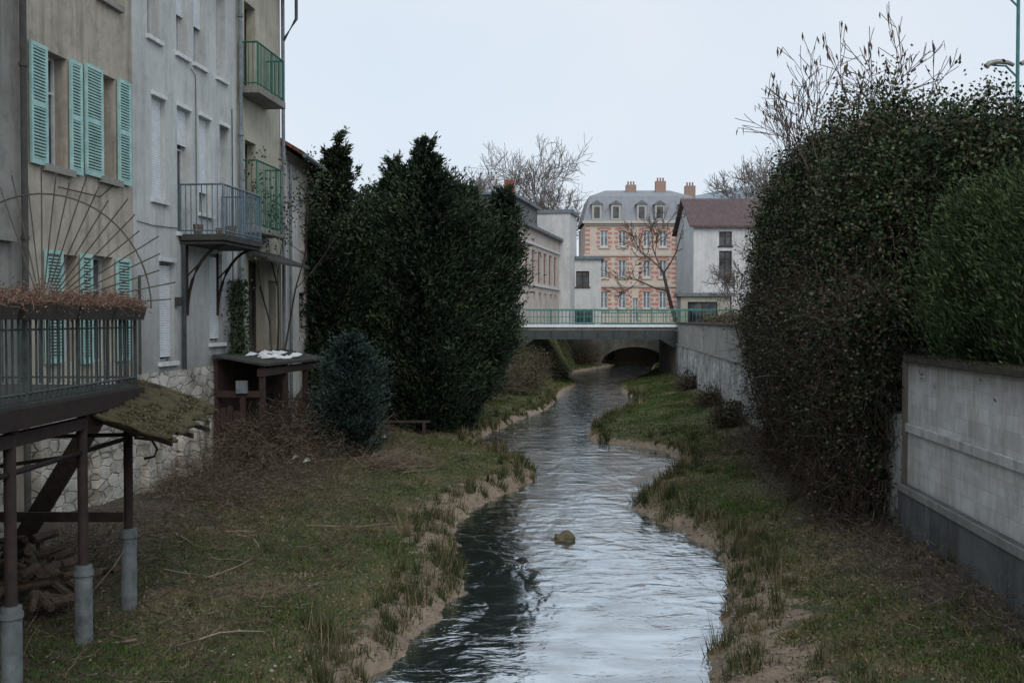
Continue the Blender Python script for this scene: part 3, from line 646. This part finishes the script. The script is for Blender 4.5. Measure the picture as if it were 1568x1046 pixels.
R=G(); R.add([(-.2,-.3,14.7),(12.1,-.3,14.7),(12.1,10,14.7),(-.2,10,14.7),(.5,.9,17.4),(11.4,.9,17.4),(11.4,9,17.4),(.5,9,17.4),(2.5,4,18.4),(9.5,4,18.4),(9.5,6,18.4),(2.5,6,18.4)],
 [(0,1,5,4),(1,2,6,5),(2,3,7,6),(3,0,4,7),(4,5,9,8),(5,6,10,9),(6,7,11,10),(7,4,8,11),(8,9,10,11)])
make('mansard_roof',R,simple('slate_grey',C(146,149,155),C(126,129,136),.7,sc=3),bk)
D=G();DG=G();DR=G()
for x in (1.2,3.2,5.9,7.8,10.4):
    D.box(x-.5,x+.5,-.35,1.0,14.75,16.4); DG.box(x-.3,x+.3,-.37,-.352,14.95,16.15)
    DR.add([(x-.65,-.45,16.4),(x+.65,-.45,16.4),(x,-.45,16.85),(x-.65,1.2,16.4),(x+.65,1.2,16.4),(x,1.2,16.85)],[(0,1,2),(3,4,5),(0,2,5,3),(1,2,5,4),(0,1,4,3)])
make('dormers',D,simple('dormer_stone',C(186,184,178),C(166,164,158),.8),bk); make('dormer_glass',DG,glass,bk); make('dormer_roofs',DR,simple('dormer_slate',C(120,122,127),C(100,102,107),.8),bk)
Q=G()
for x,zt in ((5.2,18.9),(8.4,19.3),(11.6,18.8)):
    Q.box(x-.55,x+.55,3,3.8,17,zt)
    for k in (-.3,0,.3): Q.tube([(x+k,3.4,zt),(x+k,3.4,zt+.4)],.1,6)
make('chimneys',Q,simple('chimney_render',C(170,144,130),C(138,114,102),.9),bk)
facade_house('white_village_house',(14.2,78,0),0,8,8,3.8,11.6,[(2.0,3.0,10.1,11.2),(2.0,3.0,7.7,9.7),(5,6,10.1,11.2),(5,6,7.7,9.7),(2,3,4.4,6.2)],pl_w,'gable',tiles('brown_roof_tiles',C(116,94,92),C(96,82,82),'x'),darkwood,.35,2.5)
facade_house('distant_house',(24,120,0),0,12,9,3.8,14,[(2+k*2.4,3+k*2.4,10,12) for k in range(4)],pl_cream,'gable',tiles('far_roof_tiles',C(120,82,70),C(98,72,64),'x'),None,.4,3)
facade_house('distant_house',(-14,125,0),.1,14,9,3.8,13,[(2+k*2.4,3+k*2.4,9,11) for k in range(4)],pl_w,'gable',tiles('far_roof_tiles_b',C(120,82,70),C(98,72,64),'x'),None,.4,3)
facade_house('quay_garage',(12.2,72,0),-.1,3.5,4,3.8,6.0,[(.5,2.6,3.85,5.6)],pl_cream,'flat',zinc,darkwood)
hx_=np.linspace(-1200,1400,90); prof=40+28*np.exp(-((hx_-230)/160)**2)+10*np.sin(hx_/130)+rng.normal(0,1.5,90)
prof=np.where(hx_<60,prof*.4,prof)
V=[(x,620-.0*x,3.9) for x in hx_]+[(x,760,p) for x,p in zip(hx_,prof+30*(hx_>60))]+[(x,1200,3) for x in hx_]
gg=G(); gg.v=V; gg.f=[(i,i+1,91+i,90+i) for i in range(89)]+[(90+i,91+i,181+i,180+i) for i in range(89)]
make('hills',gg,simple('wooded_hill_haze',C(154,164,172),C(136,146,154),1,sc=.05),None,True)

# ---------------------------------------------------------------- conifers
def conifer(name,x,y,z0,z1,R,prof,N,mat,lean=(0,0),leaf=(.3,.1),ncl=420,upd=.9,lobe=1.0,qm=1.12):
    g=group(name,(x,y,0)); H=z1-z0
    seg=[(0,0,z0-.3,lean[0]*.5,lean[1]*.5,z0+H*.5,.2,.12),(lean[0]*.5,lean[1]*.5,z0+H*.5,lean[0],lean[1],z1-.3,.12,.02)]
    pt=np.array(prof); Rf=lambda t:np.interp(t,pt[:,0],pt[:,1])*R
    t=rng.random(ncl*3); t=t[rng.random(ncl*3)<(.25+Rf(t)/R)][:ncl]; n=len(t)
    a=rng.uniform(0,6.283,n); lob=1+lobe*(.2*np.sin(a*3+t*9+x)+.14*np.sin(a*5-t*17))
    q=rng.uniform(.5,qm,n)**.7; r=Rf(t)*lob*q
    Cc=np.stack([r*np.cos(a)+lean[0]*t,r*np.sin(a)+lean[1]*t,z0+t*H],1)
    for c_ in Cc: seg.append((c_[0]*.08,c_[1]*.08,max(z0,c_[2]-.5),*c_,.03,.01))
    segmesh('trunk_and_limbs',seg,barkm,g,rng.random(len(seg)))
    k=N//n; sz=rng.uniform(.55,1.25,n)*np.clip(Rf(t)*.2,.07,.34)
    ax=unit(np.stack([np.cos(a),np.sin(a),np.full(n,1.2)],1)); along=rng.normal(size=n*k)*(1.5 if lobe>.5 else .6)
    P=np.repeat(Cc,k,0)+rng.normal(size=(n*k,3))*np.repeat(sz,k)[:,None]*.75+np.repeat(ax*sz[:,None],k,0)*along[:,None]
    out=unit(np.repeat(np.stack([np.cos(a),np.sin(a),np.full(n,upd)],1),k,0)+rng.normal(size=(n*k,3))*.6)
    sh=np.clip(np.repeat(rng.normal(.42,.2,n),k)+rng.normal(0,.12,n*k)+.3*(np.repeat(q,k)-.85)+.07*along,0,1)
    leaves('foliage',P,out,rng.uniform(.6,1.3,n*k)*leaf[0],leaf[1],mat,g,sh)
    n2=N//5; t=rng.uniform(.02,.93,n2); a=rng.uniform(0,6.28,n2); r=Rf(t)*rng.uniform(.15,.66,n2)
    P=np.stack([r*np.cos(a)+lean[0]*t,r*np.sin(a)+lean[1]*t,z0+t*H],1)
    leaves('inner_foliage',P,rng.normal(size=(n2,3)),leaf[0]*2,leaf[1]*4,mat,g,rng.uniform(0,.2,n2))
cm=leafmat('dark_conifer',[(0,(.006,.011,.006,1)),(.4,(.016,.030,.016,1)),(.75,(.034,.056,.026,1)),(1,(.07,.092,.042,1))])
pr=[(0,.5),(.12,.85),(.3,1.0),(.5,.97),(.66,.84),(.78,.62),(.87,.36),(.93,.17),(.97,.12),(1,.03)]
pr2=[(0,.35),(.2,.7),(.4,.95),(.6,1.0),(.75,.88),(.86,.6),(.94,.3),(1,.05)]
LF=(.2,.055)
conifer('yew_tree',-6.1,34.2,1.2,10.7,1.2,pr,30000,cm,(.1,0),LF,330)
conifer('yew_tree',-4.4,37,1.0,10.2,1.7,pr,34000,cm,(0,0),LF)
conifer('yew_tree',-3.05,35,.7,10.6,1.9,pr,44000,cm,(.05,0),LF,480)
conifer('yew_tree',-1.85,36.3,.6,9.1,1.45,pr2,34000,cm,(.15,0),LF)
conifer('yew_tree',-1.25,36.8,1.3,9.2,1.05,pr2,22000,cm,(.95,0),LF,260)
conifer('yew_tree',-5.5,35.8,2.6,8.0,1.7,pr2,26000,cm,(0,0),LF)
conifer('blue_cypress_shrub',-4.35,26.9,.6,3.85,.74,[(0,.7),(.3,1),(.6,.95),(.85,.6),(1,.1)],22000,
   leafmat('blue_cypress',[(0,(.010,.019,.017,1)),(.5,(.026,.046,.040,1)),(1,(.06,.092,.08,1))]),(0,0),(.13,.035),340)
thm=leafmat('thuja_green',[(0,(.016,.028,.011,1)),(.4,(.036,.06,.022,1)),(.8,(.07,.10,.034,1)),(1,(.12,.138,.058,1))])
prt=[(0,.9),(.3,1),(.6,.96),(.8,.8),(.93,.5),(1,.15)]
conifer('thuja_shrub',7.95,14.6,3.75,6.45,1.6,prt,90000,thm,(0,0),(.10,.024),900,1.3,.25,1.04)
conifer('thuja_shrub',7.75,12.2,3.75,6.4,1.6,prt,60000,thm,(0,0),(.10,.024),700,1.3,.25,1.04)

# ---------------------------------------------------------------- ivy hedge
hg=group('ivy_hedge')
topz=lambda y:np.interp(y,[12,13,16,19.5,24,28,30.5,31.5],[6.6,7.0,7.7,8.2,8.7,8.5,7.6,6.0])
shiftx=lambda y:np.interp(y,[10,14,16.5,18.5],[3.6,3.1,1.6,0])
def hsurf(y,th,q):
    xc=wallR(y)+1.35+shiftx(y); a=1.8*np.interp(y,[8,29,31.5],[1,1,.5]); c_=np.cos(th); s_=np.sin(th)
    bz=topz(y)-3.7
    lob=1+.07*np.sin(y*1.9+th*2)+.06*np.sin(y*3.7-th*5)+.03*np.sin(y*8+th*9)
    return np.stack([xc-a*np.sign(c_)*np.abs(c_)**.6*q*lob,y,3.7+bz*np.abs(s_)**.6*q*lob],-1)
n=3300; y=rng.uniform(12,31.5,n); th=rng.uniform(-.05,2.3,n); q=rng.uniform(.76,1.04,n)
Cc=hsurf(y,th,q); k=62
P=np.repeat(Cc,k,0)+rng.normal(size=(n*k,3))*np.repeat(rng.uniform(.08,.28,n),k)[:,None]
D=unit(rng.normal(size=(n*k,3))+np.array([-.5,-.3,.1]))
green=np.repeat((rng.random(n)<np.interp(y,[16,20,30],[.95,.72,.55])),k)
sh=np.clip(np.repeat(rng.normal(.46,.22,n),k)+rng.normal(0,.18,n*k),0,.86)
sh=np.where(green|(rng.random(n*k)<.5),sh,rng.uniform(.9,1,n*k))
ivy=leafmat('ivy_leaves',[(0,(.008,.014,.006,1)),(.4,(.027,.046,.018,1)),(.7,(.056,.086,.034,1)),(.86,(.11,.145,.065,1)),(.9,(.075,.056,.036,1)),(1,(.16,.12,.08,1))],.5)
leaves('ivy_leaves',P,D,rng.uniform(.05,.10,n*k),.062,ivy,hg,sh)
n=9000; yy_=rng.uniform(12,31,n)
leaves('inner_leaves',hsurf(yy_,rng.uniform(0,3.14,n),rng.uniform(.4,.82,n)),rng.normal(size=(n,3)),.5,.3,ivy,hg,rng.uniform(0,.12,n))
n=1700; y=16.5+14.5*rng.random(n)**1.1; z=.9+3.9*rng.random(n)**.75
off=rng.uniform(-.1,1,n)*np.interp(y,[16.5,18,26,31],[.55,1.05,1.0,.3])
keep=(z>np.interp(y,[16,24,26,29,31],[.8,.9,1.9,3.4,4.0])); y,z,off=y[keep],z[keep],off[keep]; n=len(y)
Cc=np.stack([wallR(y)-off,y,z],1); k=32
P=np.repeat(Cc,k,0)+rng.normal(size=(n*k,3))*.2
lf=rng.random(n*k)<np.interp(P[:,2],[.8,2.2,3.6],[.12,.5,1.0]); P=P[lf]
leaves('thicket_leaves',P,rng.normal(size=(len(P),3))+np.array([0,0,-.3]),rng.uniform(.05,.09,len(P)),.055,ivy,hg,np.where(rng.random(len(P))<.2,.95,np.clip(rng.normal(.33,.2,len(P)),0,.86)))
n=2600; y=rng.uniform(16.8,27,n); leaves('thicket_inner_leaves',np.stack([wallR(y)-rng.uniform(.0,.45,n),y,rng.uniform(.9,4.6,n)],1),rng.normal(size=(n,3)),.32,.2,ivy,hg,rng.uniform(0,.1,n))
n=9500; y=16.5+14.5*rng.random(n); z=rng.uniform(.7,5,n); keep=(z>np.interp(y,[16,24,26,29,31],[.5,.6,1.7,3.2,3.9])); y,z=y[keep],z[keep]; n=len(y)
off=rng.uniform(-.1,1.0,n)*np.interp(y,[16.5,18,26,31],[.5,1.05,.95,.3])
s1,_=twigs(n,np.stack([wallR(y)-off,y,z],1),np.stack([rng.normal(-.1,.4,n),rng.normal(0,.5,n),rng.normal(0,1,n)],1),rng.uniform(.4,1.3,n),.007,.3,4)
n=12000; y=12+19*rng.random(n)**.8; Pq=hsurf(y,rng.uniform(-.1,2.0,n),rng.uniform(.85,1.0,n))
s2,_=twigs(n,Pq,np.stack([rng.normal(-.5,.5,n),rng.normal(0,.5,n),rng.normal(.2,.8,n)],1),rng.uniform(.2,.6,n),.0055,.4,3)
yq=rng.uniform(17,26,45)
s3,_=twigs(45,np.stack([wallR(yq)-rng.uniform(.2,.8,45),yq,np.full(45,.7)],1),np.stack([rng.normal(.15,.15,45),rng.normal(0,.2,45),np.ones(45)],1),rng.uniform(3,4.2,45),.03,.1,6)
sa=np.concatenate([s1,s2,s3]); segmesh('bare_stems',sa,dtwig,hg,np.clip(rng.normal(.3,.22,len(sa)),0,1),3)
hz_=group('hazel_bush'); segs=[];tips=[]
for (x,y,dx) in ((6.9,22,-.42),(7.0,22,-.28),(7.0,21.5,-.12),(7.1,20,.02),(7.2,24,-.45),(7.2,19.5,.28),(7.3,21,-.1),(7.8,26,-.3)):
    branch(np.array([x,y,6.6]),unit(np.array([dx,-.05,1.])),1.62,.028,3,segs,tips,2,.34,.05,3,.66,.1)
segs=np.array(segs); segs[:,6:]=np.maximum(segs[:,6:],.0065)
segmesh('stems',segs,mtwig,hz_,rng.random(len(segs)))
tips=np.array(tips); tips=tips[rng.random(len(tips))<.5]
leaves('catkins',tips,np.tile([[.05,0,-1.]],(len(tips),1))+rng.normal(size=(len(tips),3))*.15,rng.uniform(.14,.26,len(tips)),.05,dtwig,hz_,np.full(len(tips),.55))

# ---------------------------------------------------------------- bare trees
def bare(name,x,y,z,h,r,depth=5,d=(0,0,1),mat=ltwig,spread=.55,nch=3,l=None,shrink=.7,minr=.015):
    g=group(name,(x,y,z)); s=[];t=[]
    branch(np.zeros(3),unit(np.array(d,float)),l or h*.34,r,depth,s,t,nch,spread,.1,3,shrink,.1)
    s=np.array(s); f=h/s[:,5].max(); s[:,:6]*=f
    s[:,6:]=np.maximum(s[:,6:],minr)
    segmesh('branches',s,mat,g,np.clip(rng.normal(.5,.2,len(s)),0,1),3)
bare('bare_tree',3.2,112,3.9,21,.35,5,spread=.62,minr=.022); bare('bare_tree',-4.6,118,3.9,19,.3,5,minr=.022); bare('bare_tree',7.0,122,3.9,19,.3,5,minr=.022)
bare('bare_tree',.5,120,3.9,20,.3,5,minr=.022)
bare('bare_tree',13.9,84,3.9,10.5,.22,4,(-.12,0,1),mtwig,.6,minr=.022); bare('bare_tree',22,95,3.9,17,.25,5,minr=.02); bare('bare_tree',26,100,3.9,18,.25,5,minr=.02)
bare('bare_tree',17.5,66,3.9,6,.1,4); bare('bare_tree',11.2,52,3.7,3.6,.05,4,(0,0,1),ltwig,.7)
bare('bare_tree',-12,110,3.9,16,.25,4); bare('bare_tree',12.5,50,3.7,5.5,.1,4,minr=.012)
bare('leaning_bare_tree',-1.2,57,2.2,5,.08,4,(.3,0,1))
vg=group('climbing_rose',(-9.8,0,0),RZ); segs=[];tips=[]
for u in (27.2,27.6,28.1): branch(np.array([.35,u,3.2]),unit(np.array([.12,.05,1.])),3.0,.03,3,segs,tips,3,.4,.05,3,.58,.14)
segmesh('stems',segs,barkm,vg,rng.random(len(segs)))
tips=np.array(tips); P=np.repeat(tips,14,0)+rng.normal(size=(len(tips)*14,3))*.13; P=P[(rng.random(len(P))<np.interp(P[:,2],[4,7.5],[.1,.6]))]
P2=np.stack([rng.uniform(.03,.3,1500),rng.normal(25.3,.28,1500),rng.uniform(3.2,5.3,1500)],1); P=np.concatenate([P,P2])
leaves('leaves',P,rng.normal(size=(len(P),3)),.09,.06,ivy,vg,np.clip(rng.normal(.4,.2,len(P)),0,.86))

# ---------------------------------------------------------------- street lamp
lg=group('street_lamp',(15.15,30,3.7)); B=G(); B.tube([(0,0,0),(0,0,11.5)],.07,8,.05)
for z in (8.2,10.3): B.tube([(0,0,z-.35),(-.35,0,z),(-.75,0,z+.02)],.03,6)
make('pole',B,simple('pole_green',C(70,120,118),C(55,95,98),.5,.3),lg,True)
B=G()
for z in (8.2,10.3):
    B.tube([(-.95,0,z-.02),(-.85,0,z+.07),(-.6,0,z+.13),(-.3,0,z+.1),(-.12,0,z+.02)],.09,8,.06); B.tube([(.1,0,z+.06),(.3,0,z+.16),(.55,0,z+.14)],.07,8)
make('lantern_heads',B,simple('lamp_metal',C(150,150,140),C(120,120,110),.5,.3),lg,True)

# ---------------------------------------------------------------- river rock + stones
bpy.ops.mesh.primitive_ico_sphere_add(subdivisions=4,radius=1,location=(1.02,19.4,-.02)); o=bpy.context.object; o.name='river_rock'
for vv in o.data.vertices:
    c_=vv.co; f=1+.22*math.sin(c_.x*4+1)*math.cos(c_.y*3)+.12*math.sin(c_.z*7+c_.x*5)+.05*math.sin(c_.y*15+c_.z*11)
    vv.co=(c_.x*.26*f,c_.y*.18*f,c_.z*.16*f)
o.data.materials.append(simple('mossy_rock',C(112,98,74),C(62,66,42),.7,sc=9,bs=.8,bd=.02))
def rndbank(N,y0,y1,pw=1.5,side=None):
    y=y0+(y1-y0)*rng.random(N)**pw; sd=rng.random(N)<.5 if side is None else np.full(N,side=='L')
    xl=rivL(y)-(rivL(y)-np.maximum(wallL(y),-7.5+0*y))*rng.random(N); xr=rivR(y)+(wallR(y)-rivR(y))*rng.random(N)
    return np.where(sd,xl,xr),y
N=4200; y=11+26*rng.random(N)**1.4; sd=rng.random(N)<.55; x=np.where(sd,rivL(y)-np.abs(rng.normal(0,.5,N))+.15,rivR(y)+np.abs(rng.normal(0,.5,N))-.12)
s=rng.uniform(.008,.032,N)*rng.uniform(.6,1.4,N); c_=np.stack([x,y,hfun(x,y)+s*.2],1)
ax=np.array([[1,0,0],[0,1,0],[-1,0,0],[0,-1,0],[0,0,.6],[0,0,-.6]])
V=c_[:,None,:]+ax[None]*s[:,None,None]*rng.uniform(.6,1.3,(N,6,1)); F8=np.array([[0,1,4],[1,2,4],[2,3,4],[3,0,4],[1,0,5],[2,1,5],[3,2,5],[0,3,5]])
Fq=(np.arange(N)*6)[:,None,None]+F8[None]
npmesh('bank_pebbles',V,3,leafmat('pebble',[(0,(.10,.075,.055,1)),(1,(.33,.28,.23,1))],.9),None,np.repeat(rng.random(N),8),Fq.reshape(-1,3))

# ---------------------------------------------------------------- grass
N=430000; x,y=rndbank(N,8.3,90,2.1)
sd=sandf(x,y)+sn(x,y,2.2,3)*.45; db=debf(x,y)+sn(x,y,1.5,9)*.45; bare_=sn(x,y,1.1,6)
okk=(sd<.45)&(rng.random(N)>np.clip(db*1.05,0,.92))&(rng.random(N)>np.clip(bare_*.9,0,.7)); x,y,sd,db,bare_=x[okk],y[okk],sd[okk],db[okk],bare_[okk]; N=len(x)
pz=hfun(x,y)-.01; l=rng.uniform(.025,.075,N)*(1+.9*np.clip(sn(x,y,2.,2),0,1))
d=unit(np.stack([rng.normal(0,.6,N),rng.normal(0,.6,N),np.ones(N)],1)); side=unit(np.cross(d,rng.normal(size=(N,3))))
P=np.stack([x,y,pz],1); w=(.006+.0005*y)[:,None]
V=np.stack([P-side*w,P+side*w,P+d*l[:,None]],1)
sh=np.clip(.33+.25*sn(x,y,.9,4)+.20*sn(x,y,3.1,12)+.35*np.clip(bare_,0,1)+rng.normal(0,.16,N)+.5*np.clip(sd+.2,0,1)+.4*np.clip(db+.05,0,1),0,1)
gm=leafmat('grass_blades',[(0,(.032,.062,.013,1)),(.35,(.064,.106,.025,1)),(.55,(.115,.13,.045,1)),(.75,(.19,.15,.08,1)),(1,(.33,.27,.17,1))],.8)
npmesh('grass',V,3,gm,None,sh)
nt_=560; ty=11+46*rng.random(nt_)**1.3; tl=rng.random(nt_)<.5
tx=np.where(tl,rivL(ty)-.02-np.abs(rng.normal(0,.4,nt_)),rivR(ty)+.02+np.abs(rng.normal(0,.4,nt_)))
ex=np.array([[-2.3,12.4],[-1.1,16.4],[-1.35,17.2],[-1.6,14.2],[3.6,13.4],[3.3,12.6],[.35,26.5],[.1,27],[.2,26],[3.0,22.6],[3.05,23.2],[-1.9,18.5],[4.9,28.5],[3.1,34.8],[-2.6,12.9],[3.9,15.2],[-.95,23.6],[-2.1,11.9],[-1.3,15.6],[.3,27.6],[-.1,30]])
ex=np.repeat(ex,3,0)+rng.normal(0,.14,(len(ex)*3,2)); n0=len(tx)
ux,uy=rndbank(380,10,34,1.3)
tx=np.concatenate([tx,ex[:,0],ux]); ty=np.concatenate([ty,ex[:,1],uy]); nt_=len(tx); k=26; ii=np.arange(nt_)
hs=np.where(ii<n0,.9,np.where(ii<n0+len(ex),1.25,.42))
hh=np.repeat(rng.uniform(.18,.5,nt_)*hs,k); bx=np.repeat(tx,k)+rng.normal(0,.05,nt_*k); by=np.repeat(ty,k)+rng.normal(0,.05,nt_*k)
P=np.stack([bx,by,hfun(bx,by)-.02],1); n=len(P); d=unit(np.stack([rng.normal(0,.26,n),rng.normal(0,.26,n),np.ones(n)],1)); side=unit(np.cross(d,rng.normal(size=(n,3))))
l=(hh*rng.uniform(.4,1.15,n))[:,None]; w=(.004+.00035*by)[:,None]
V=np.stack([P-side*w,P+side*w,P+d*l],1)
tm=leafmat('reed_blades',[(0,(.022,.034,.012,1)),(.4,(.055,.07,.024,1)),(.7,(.13,.11,.06,1)),(1,(.28,.22,.14,1))],.8)
npmesh('reed_tufts',V,3,tm,None,np.clip(np.repeat(rng.normal(.5,.22,nt_),k)+rng.normal(0,.17,n),0,1))
# dead brush
n1,n2,n3=7500,4200,1700
y=np.concatenate([rng.uniform(19.5,31.5,n1),rng.uniform(9,21,n2),rng.uniform(11,30,n3)]); N=len(y)
x=np.concatenate([wallL(y[:n1])+.3+np.abs(rng.normal(0,1.9,n1)),wallL(y[n1:n1+n2])+rng.uniform(1.0,5.4,n2),wallR(y[n1+n2:])-.2-np.abs(rng.normal(0,.8,n3))])
x=np.minimum(x,rivL(y)-.8)*(np.arange(N)<n1+n2)+x*(np.arange(N)>=n1+n2)
zt=hfun(x,y); hgt=np.clip(1.7-np.abs(x-wallL(y)-1.1)*.7,.05,1.6)*np.interp(y,[10,20,24,30],[.05,.15,1,1]); hgt[n1+n2:]=.25
s1,_=twigs(N,np.stack([x,y,zt+rng.random(N)*hgt],1),np.stack([rng.normal(0,1,N),rng.normal(0,1,N),rng.normal(.1,.45,N)*np.clip(hgt*2,.2,1)],1),rng.uniform(.12,.8,N),.0055,.3,4)
segmesh('dead_brush',s1,dtwig,None,np.clip(rng.normal(.5,.27,len(s1)),0,1),3)
n=420; s1,_=twigs(n,np.stack([rng.normal(-3.3,.35,n),rng.normal(25.8,.5,n),rng.uniform(.5,.8,n)],1),np.stack([rng.normal(1,.5,n),rng.normal(0,.7,n),rng.normal(0,.25,n)],1),rng.uniform(.3,.9,n),.008,.2,3)
segmesh('straw_pile',s1,dtwig,None,rng.uniform(.6,1,len(s1)),3)
n=26; yb=np.concatenate([rng.uniform(10.5,19,14),rng.uniform(20,27,12)]); xb=wallL(yb)+rng.uniform(2.2,5.0,n)
s1,_=twigs(n,np.stack([xb,yb,hfun(xb,yb)+.06],1),np.stack([rng.normal(0,1,n),rng.normal(0,.6,n),rng.normal(0,.06,n)],1),rng.uniform(.6,1.6,n),.016,.12,5)
segmesh('fallen_branches',s1,dtwig,None,rng.uniform(.6,1,len(s1)),5)
N=16000; x,y=rndbank(N,8.5,32); P=np.stack([x,y,hfun(x,y)+.02],1)
leaves('fallen_leaves',P,np.stack([rng.normal(size=N),rng.normal(size=N),rng.normal(0,.3,N)],1),rng.uniform(.02,.06,N),.03,dtwig,None,np.clip(rng.normal(.5,.25,N),0,1))
jg=group('plank_footbridge'); B=G(); B.box(-4.3,-2.75,33.2,33.6,.86,.91); B.box(-4.2,-4.1,33.2,33.6,.3,.859); B.box(-3.0,-2.9,33.2,33.6,.3,.859); make('planks',B,darkwood,jg,bevel=.01)
dg=group('plastic_litter'); B=G()
for x,y in ((-5.6,25.2),(-5.2,24.6),(-3.95,29.8),(-6.1,26.0)):
    z=float(hfun(np.array([x]),np.array([y]))[0])+.12; B.add([(x,y,z),(x+.18,y+.04,z+.05),(x+.2,y+.2,z),(x+.03,y+.16,z+.06),(x+.1,y+.1,z+.12)],[(0,1,4),(1,2,4),(2,3,4),(3,0,4)])
make('scraps',B,white,dg)
def shrub(name,x,y,z,rx,rz,N,mat,tw=400):
    g=group(name,(x,y,z)); n=60; c_=rng.normal(size=(n,3)); c_=unit(c_)*rng.uniform(.4,1,(n,1)); c_[:,2]=np.abs(c_[:,2]); c_*=np.array([rx,rx,rz])
    k=N//n; P=np.repeat(c_,k,0)+rng.normal(size=(n*k,3))*rx*.17
    leaves('foliage',P,rng.normal(size=(n*k,3))+[0,0,.6],.13,.06,mat,g,np.clip(np.repeat(rng.normal(.45,.2,n),k)+rng.normal(0,.15,n*k),0,.86))
    s,_=twigs(tw,rng.normal(size=(tw,3))*[rx*.3,rx*.3,.1],unit(rng.normal(size=(tw,3))*[1,1,.4]+[0,0,.8]),rz*rng.uniform(.8,1.35,tw),.012,.2,4)
    segmesh('stems',s,dtwig,g,np.clip(rng.normal(.5,.2,len(s)),0,1),3)
brn=leafmat('brown_bramble',[(0,(.028,.028,.014,1)),(.5,(.08,.075,.04,1)),(1,(.17,.15,.08,1))])
shrub('bramble_bush',.3,52,.8,1.6,1.4,2000,brn); shrub('bramble_bush',-1.2,47,1,1.6,1.8,2500,brn); shrub('bramble_bush',1.0,58,1.2,1.2,1.4,1500,brn)
shrub('laurel_bush',-.6,55,2.2,1.3,1.9,3000,cm,100); shrub('laurel_bush',-1.2,42,1.2,1.1,1.5,3000,cm,100)
shrub('bramble_bush',8.2,40,.8,.8,.9,900,brn,300); shrub('bramble_bush',9.0,50,.8,.8,.9,900,brn,300); shrub('bramble_bush',7.2,33,.8,.6,.8,700,brn,250)
shrub('box_hedge',11.5,54,3.7,1.5,.9,3000,brn,200); shrub('box_hedge',13.5,57,3.7,1.5,.9,3000,brn,200); shrub('box_hedge',10.2,46,3.7,1.3,.8,3000,brn,200)
shrub('grey_shrub',14.8,75.5,3.9,1.6,2.6,1500,brn,300)
shrub('bank_bush',.8,70,1.5,1.3,1.2,1500,brn); shrub('bank_bush',2.0,76,1.2,1.3,1.2,1500,brn); shrub('bank_bush',3.4,83,1.2,1.3,1.4,1500,brn)
shrub('bank_bush',6.6,89,.6,1.5,1.6,2000,brn); shrub('bank_bush',15,88,.8,1.5,1.4,1500,brn)

# ---------------------------------------------------------------- camera, light, world
cam=bpy.data.cameras.new('camera'); co=bpy.data.objects.new('camera',cam); scene.collection.objects.link(co)
co.location=(0,0,4.3); co.rotation_euler=(math.radians(90-1.24),0,0); cam.lens=35; cam.sensor_width=36; cam.clip_end=8000; scene.camera=co
el,az=math.radians(42),math.radians(165)
sd_=Vector((math.sin(az)*math.cos(el),math.cos(az)*math.cos(el),math.sin(el)))
sl=bpy.data.lights.new('sun','SUN'); sl.energy=1.1; sl.angle=math.radians(40); sl.color=(1,.97,.94)
so=bpy.data.objects.new('sun',sl); so.rotation_euler=sd_.to_track_quat('Z','Y').to_euler(); scene.collection.objects.link(so)
w=bpy.data.worlds.new('World'); scene.world=w; w.use_nodes=True; nt=w.node_tree; bgk=nt.nodes['Background']
sk=nt.nodes.new('ShaderNodeTexSky'); sk.sky_type='NISHITA'; sk.sun_disc=False; sk.sun_elevation=el; sk.sun_rotation=az; sk.dust_density=3; sk.air_density=1
t=nt.nodes.new('ShaderNodeTexCoord')
cl=noise(nt,t.outputs['Generated'],1.6,4,.5)
cc=ramp(nt,cl,[(.3,(.67,.79,.93,1)),(.7,(.84,.89,.95,1))])
sc_=mix(nt,1.0,cc,(6.7,6.7,6.7,1),'MULTIPLY')
nt.links.new(mix(nt,.88,sk.outputs[0],sc_),bgk.inputs['Color']); bgk.inputs['Strength'].default_value=.15
scene.view_settings.view_transform='Standard'; scene.view_settings.look='None'; scene.view_settings.exposure=0
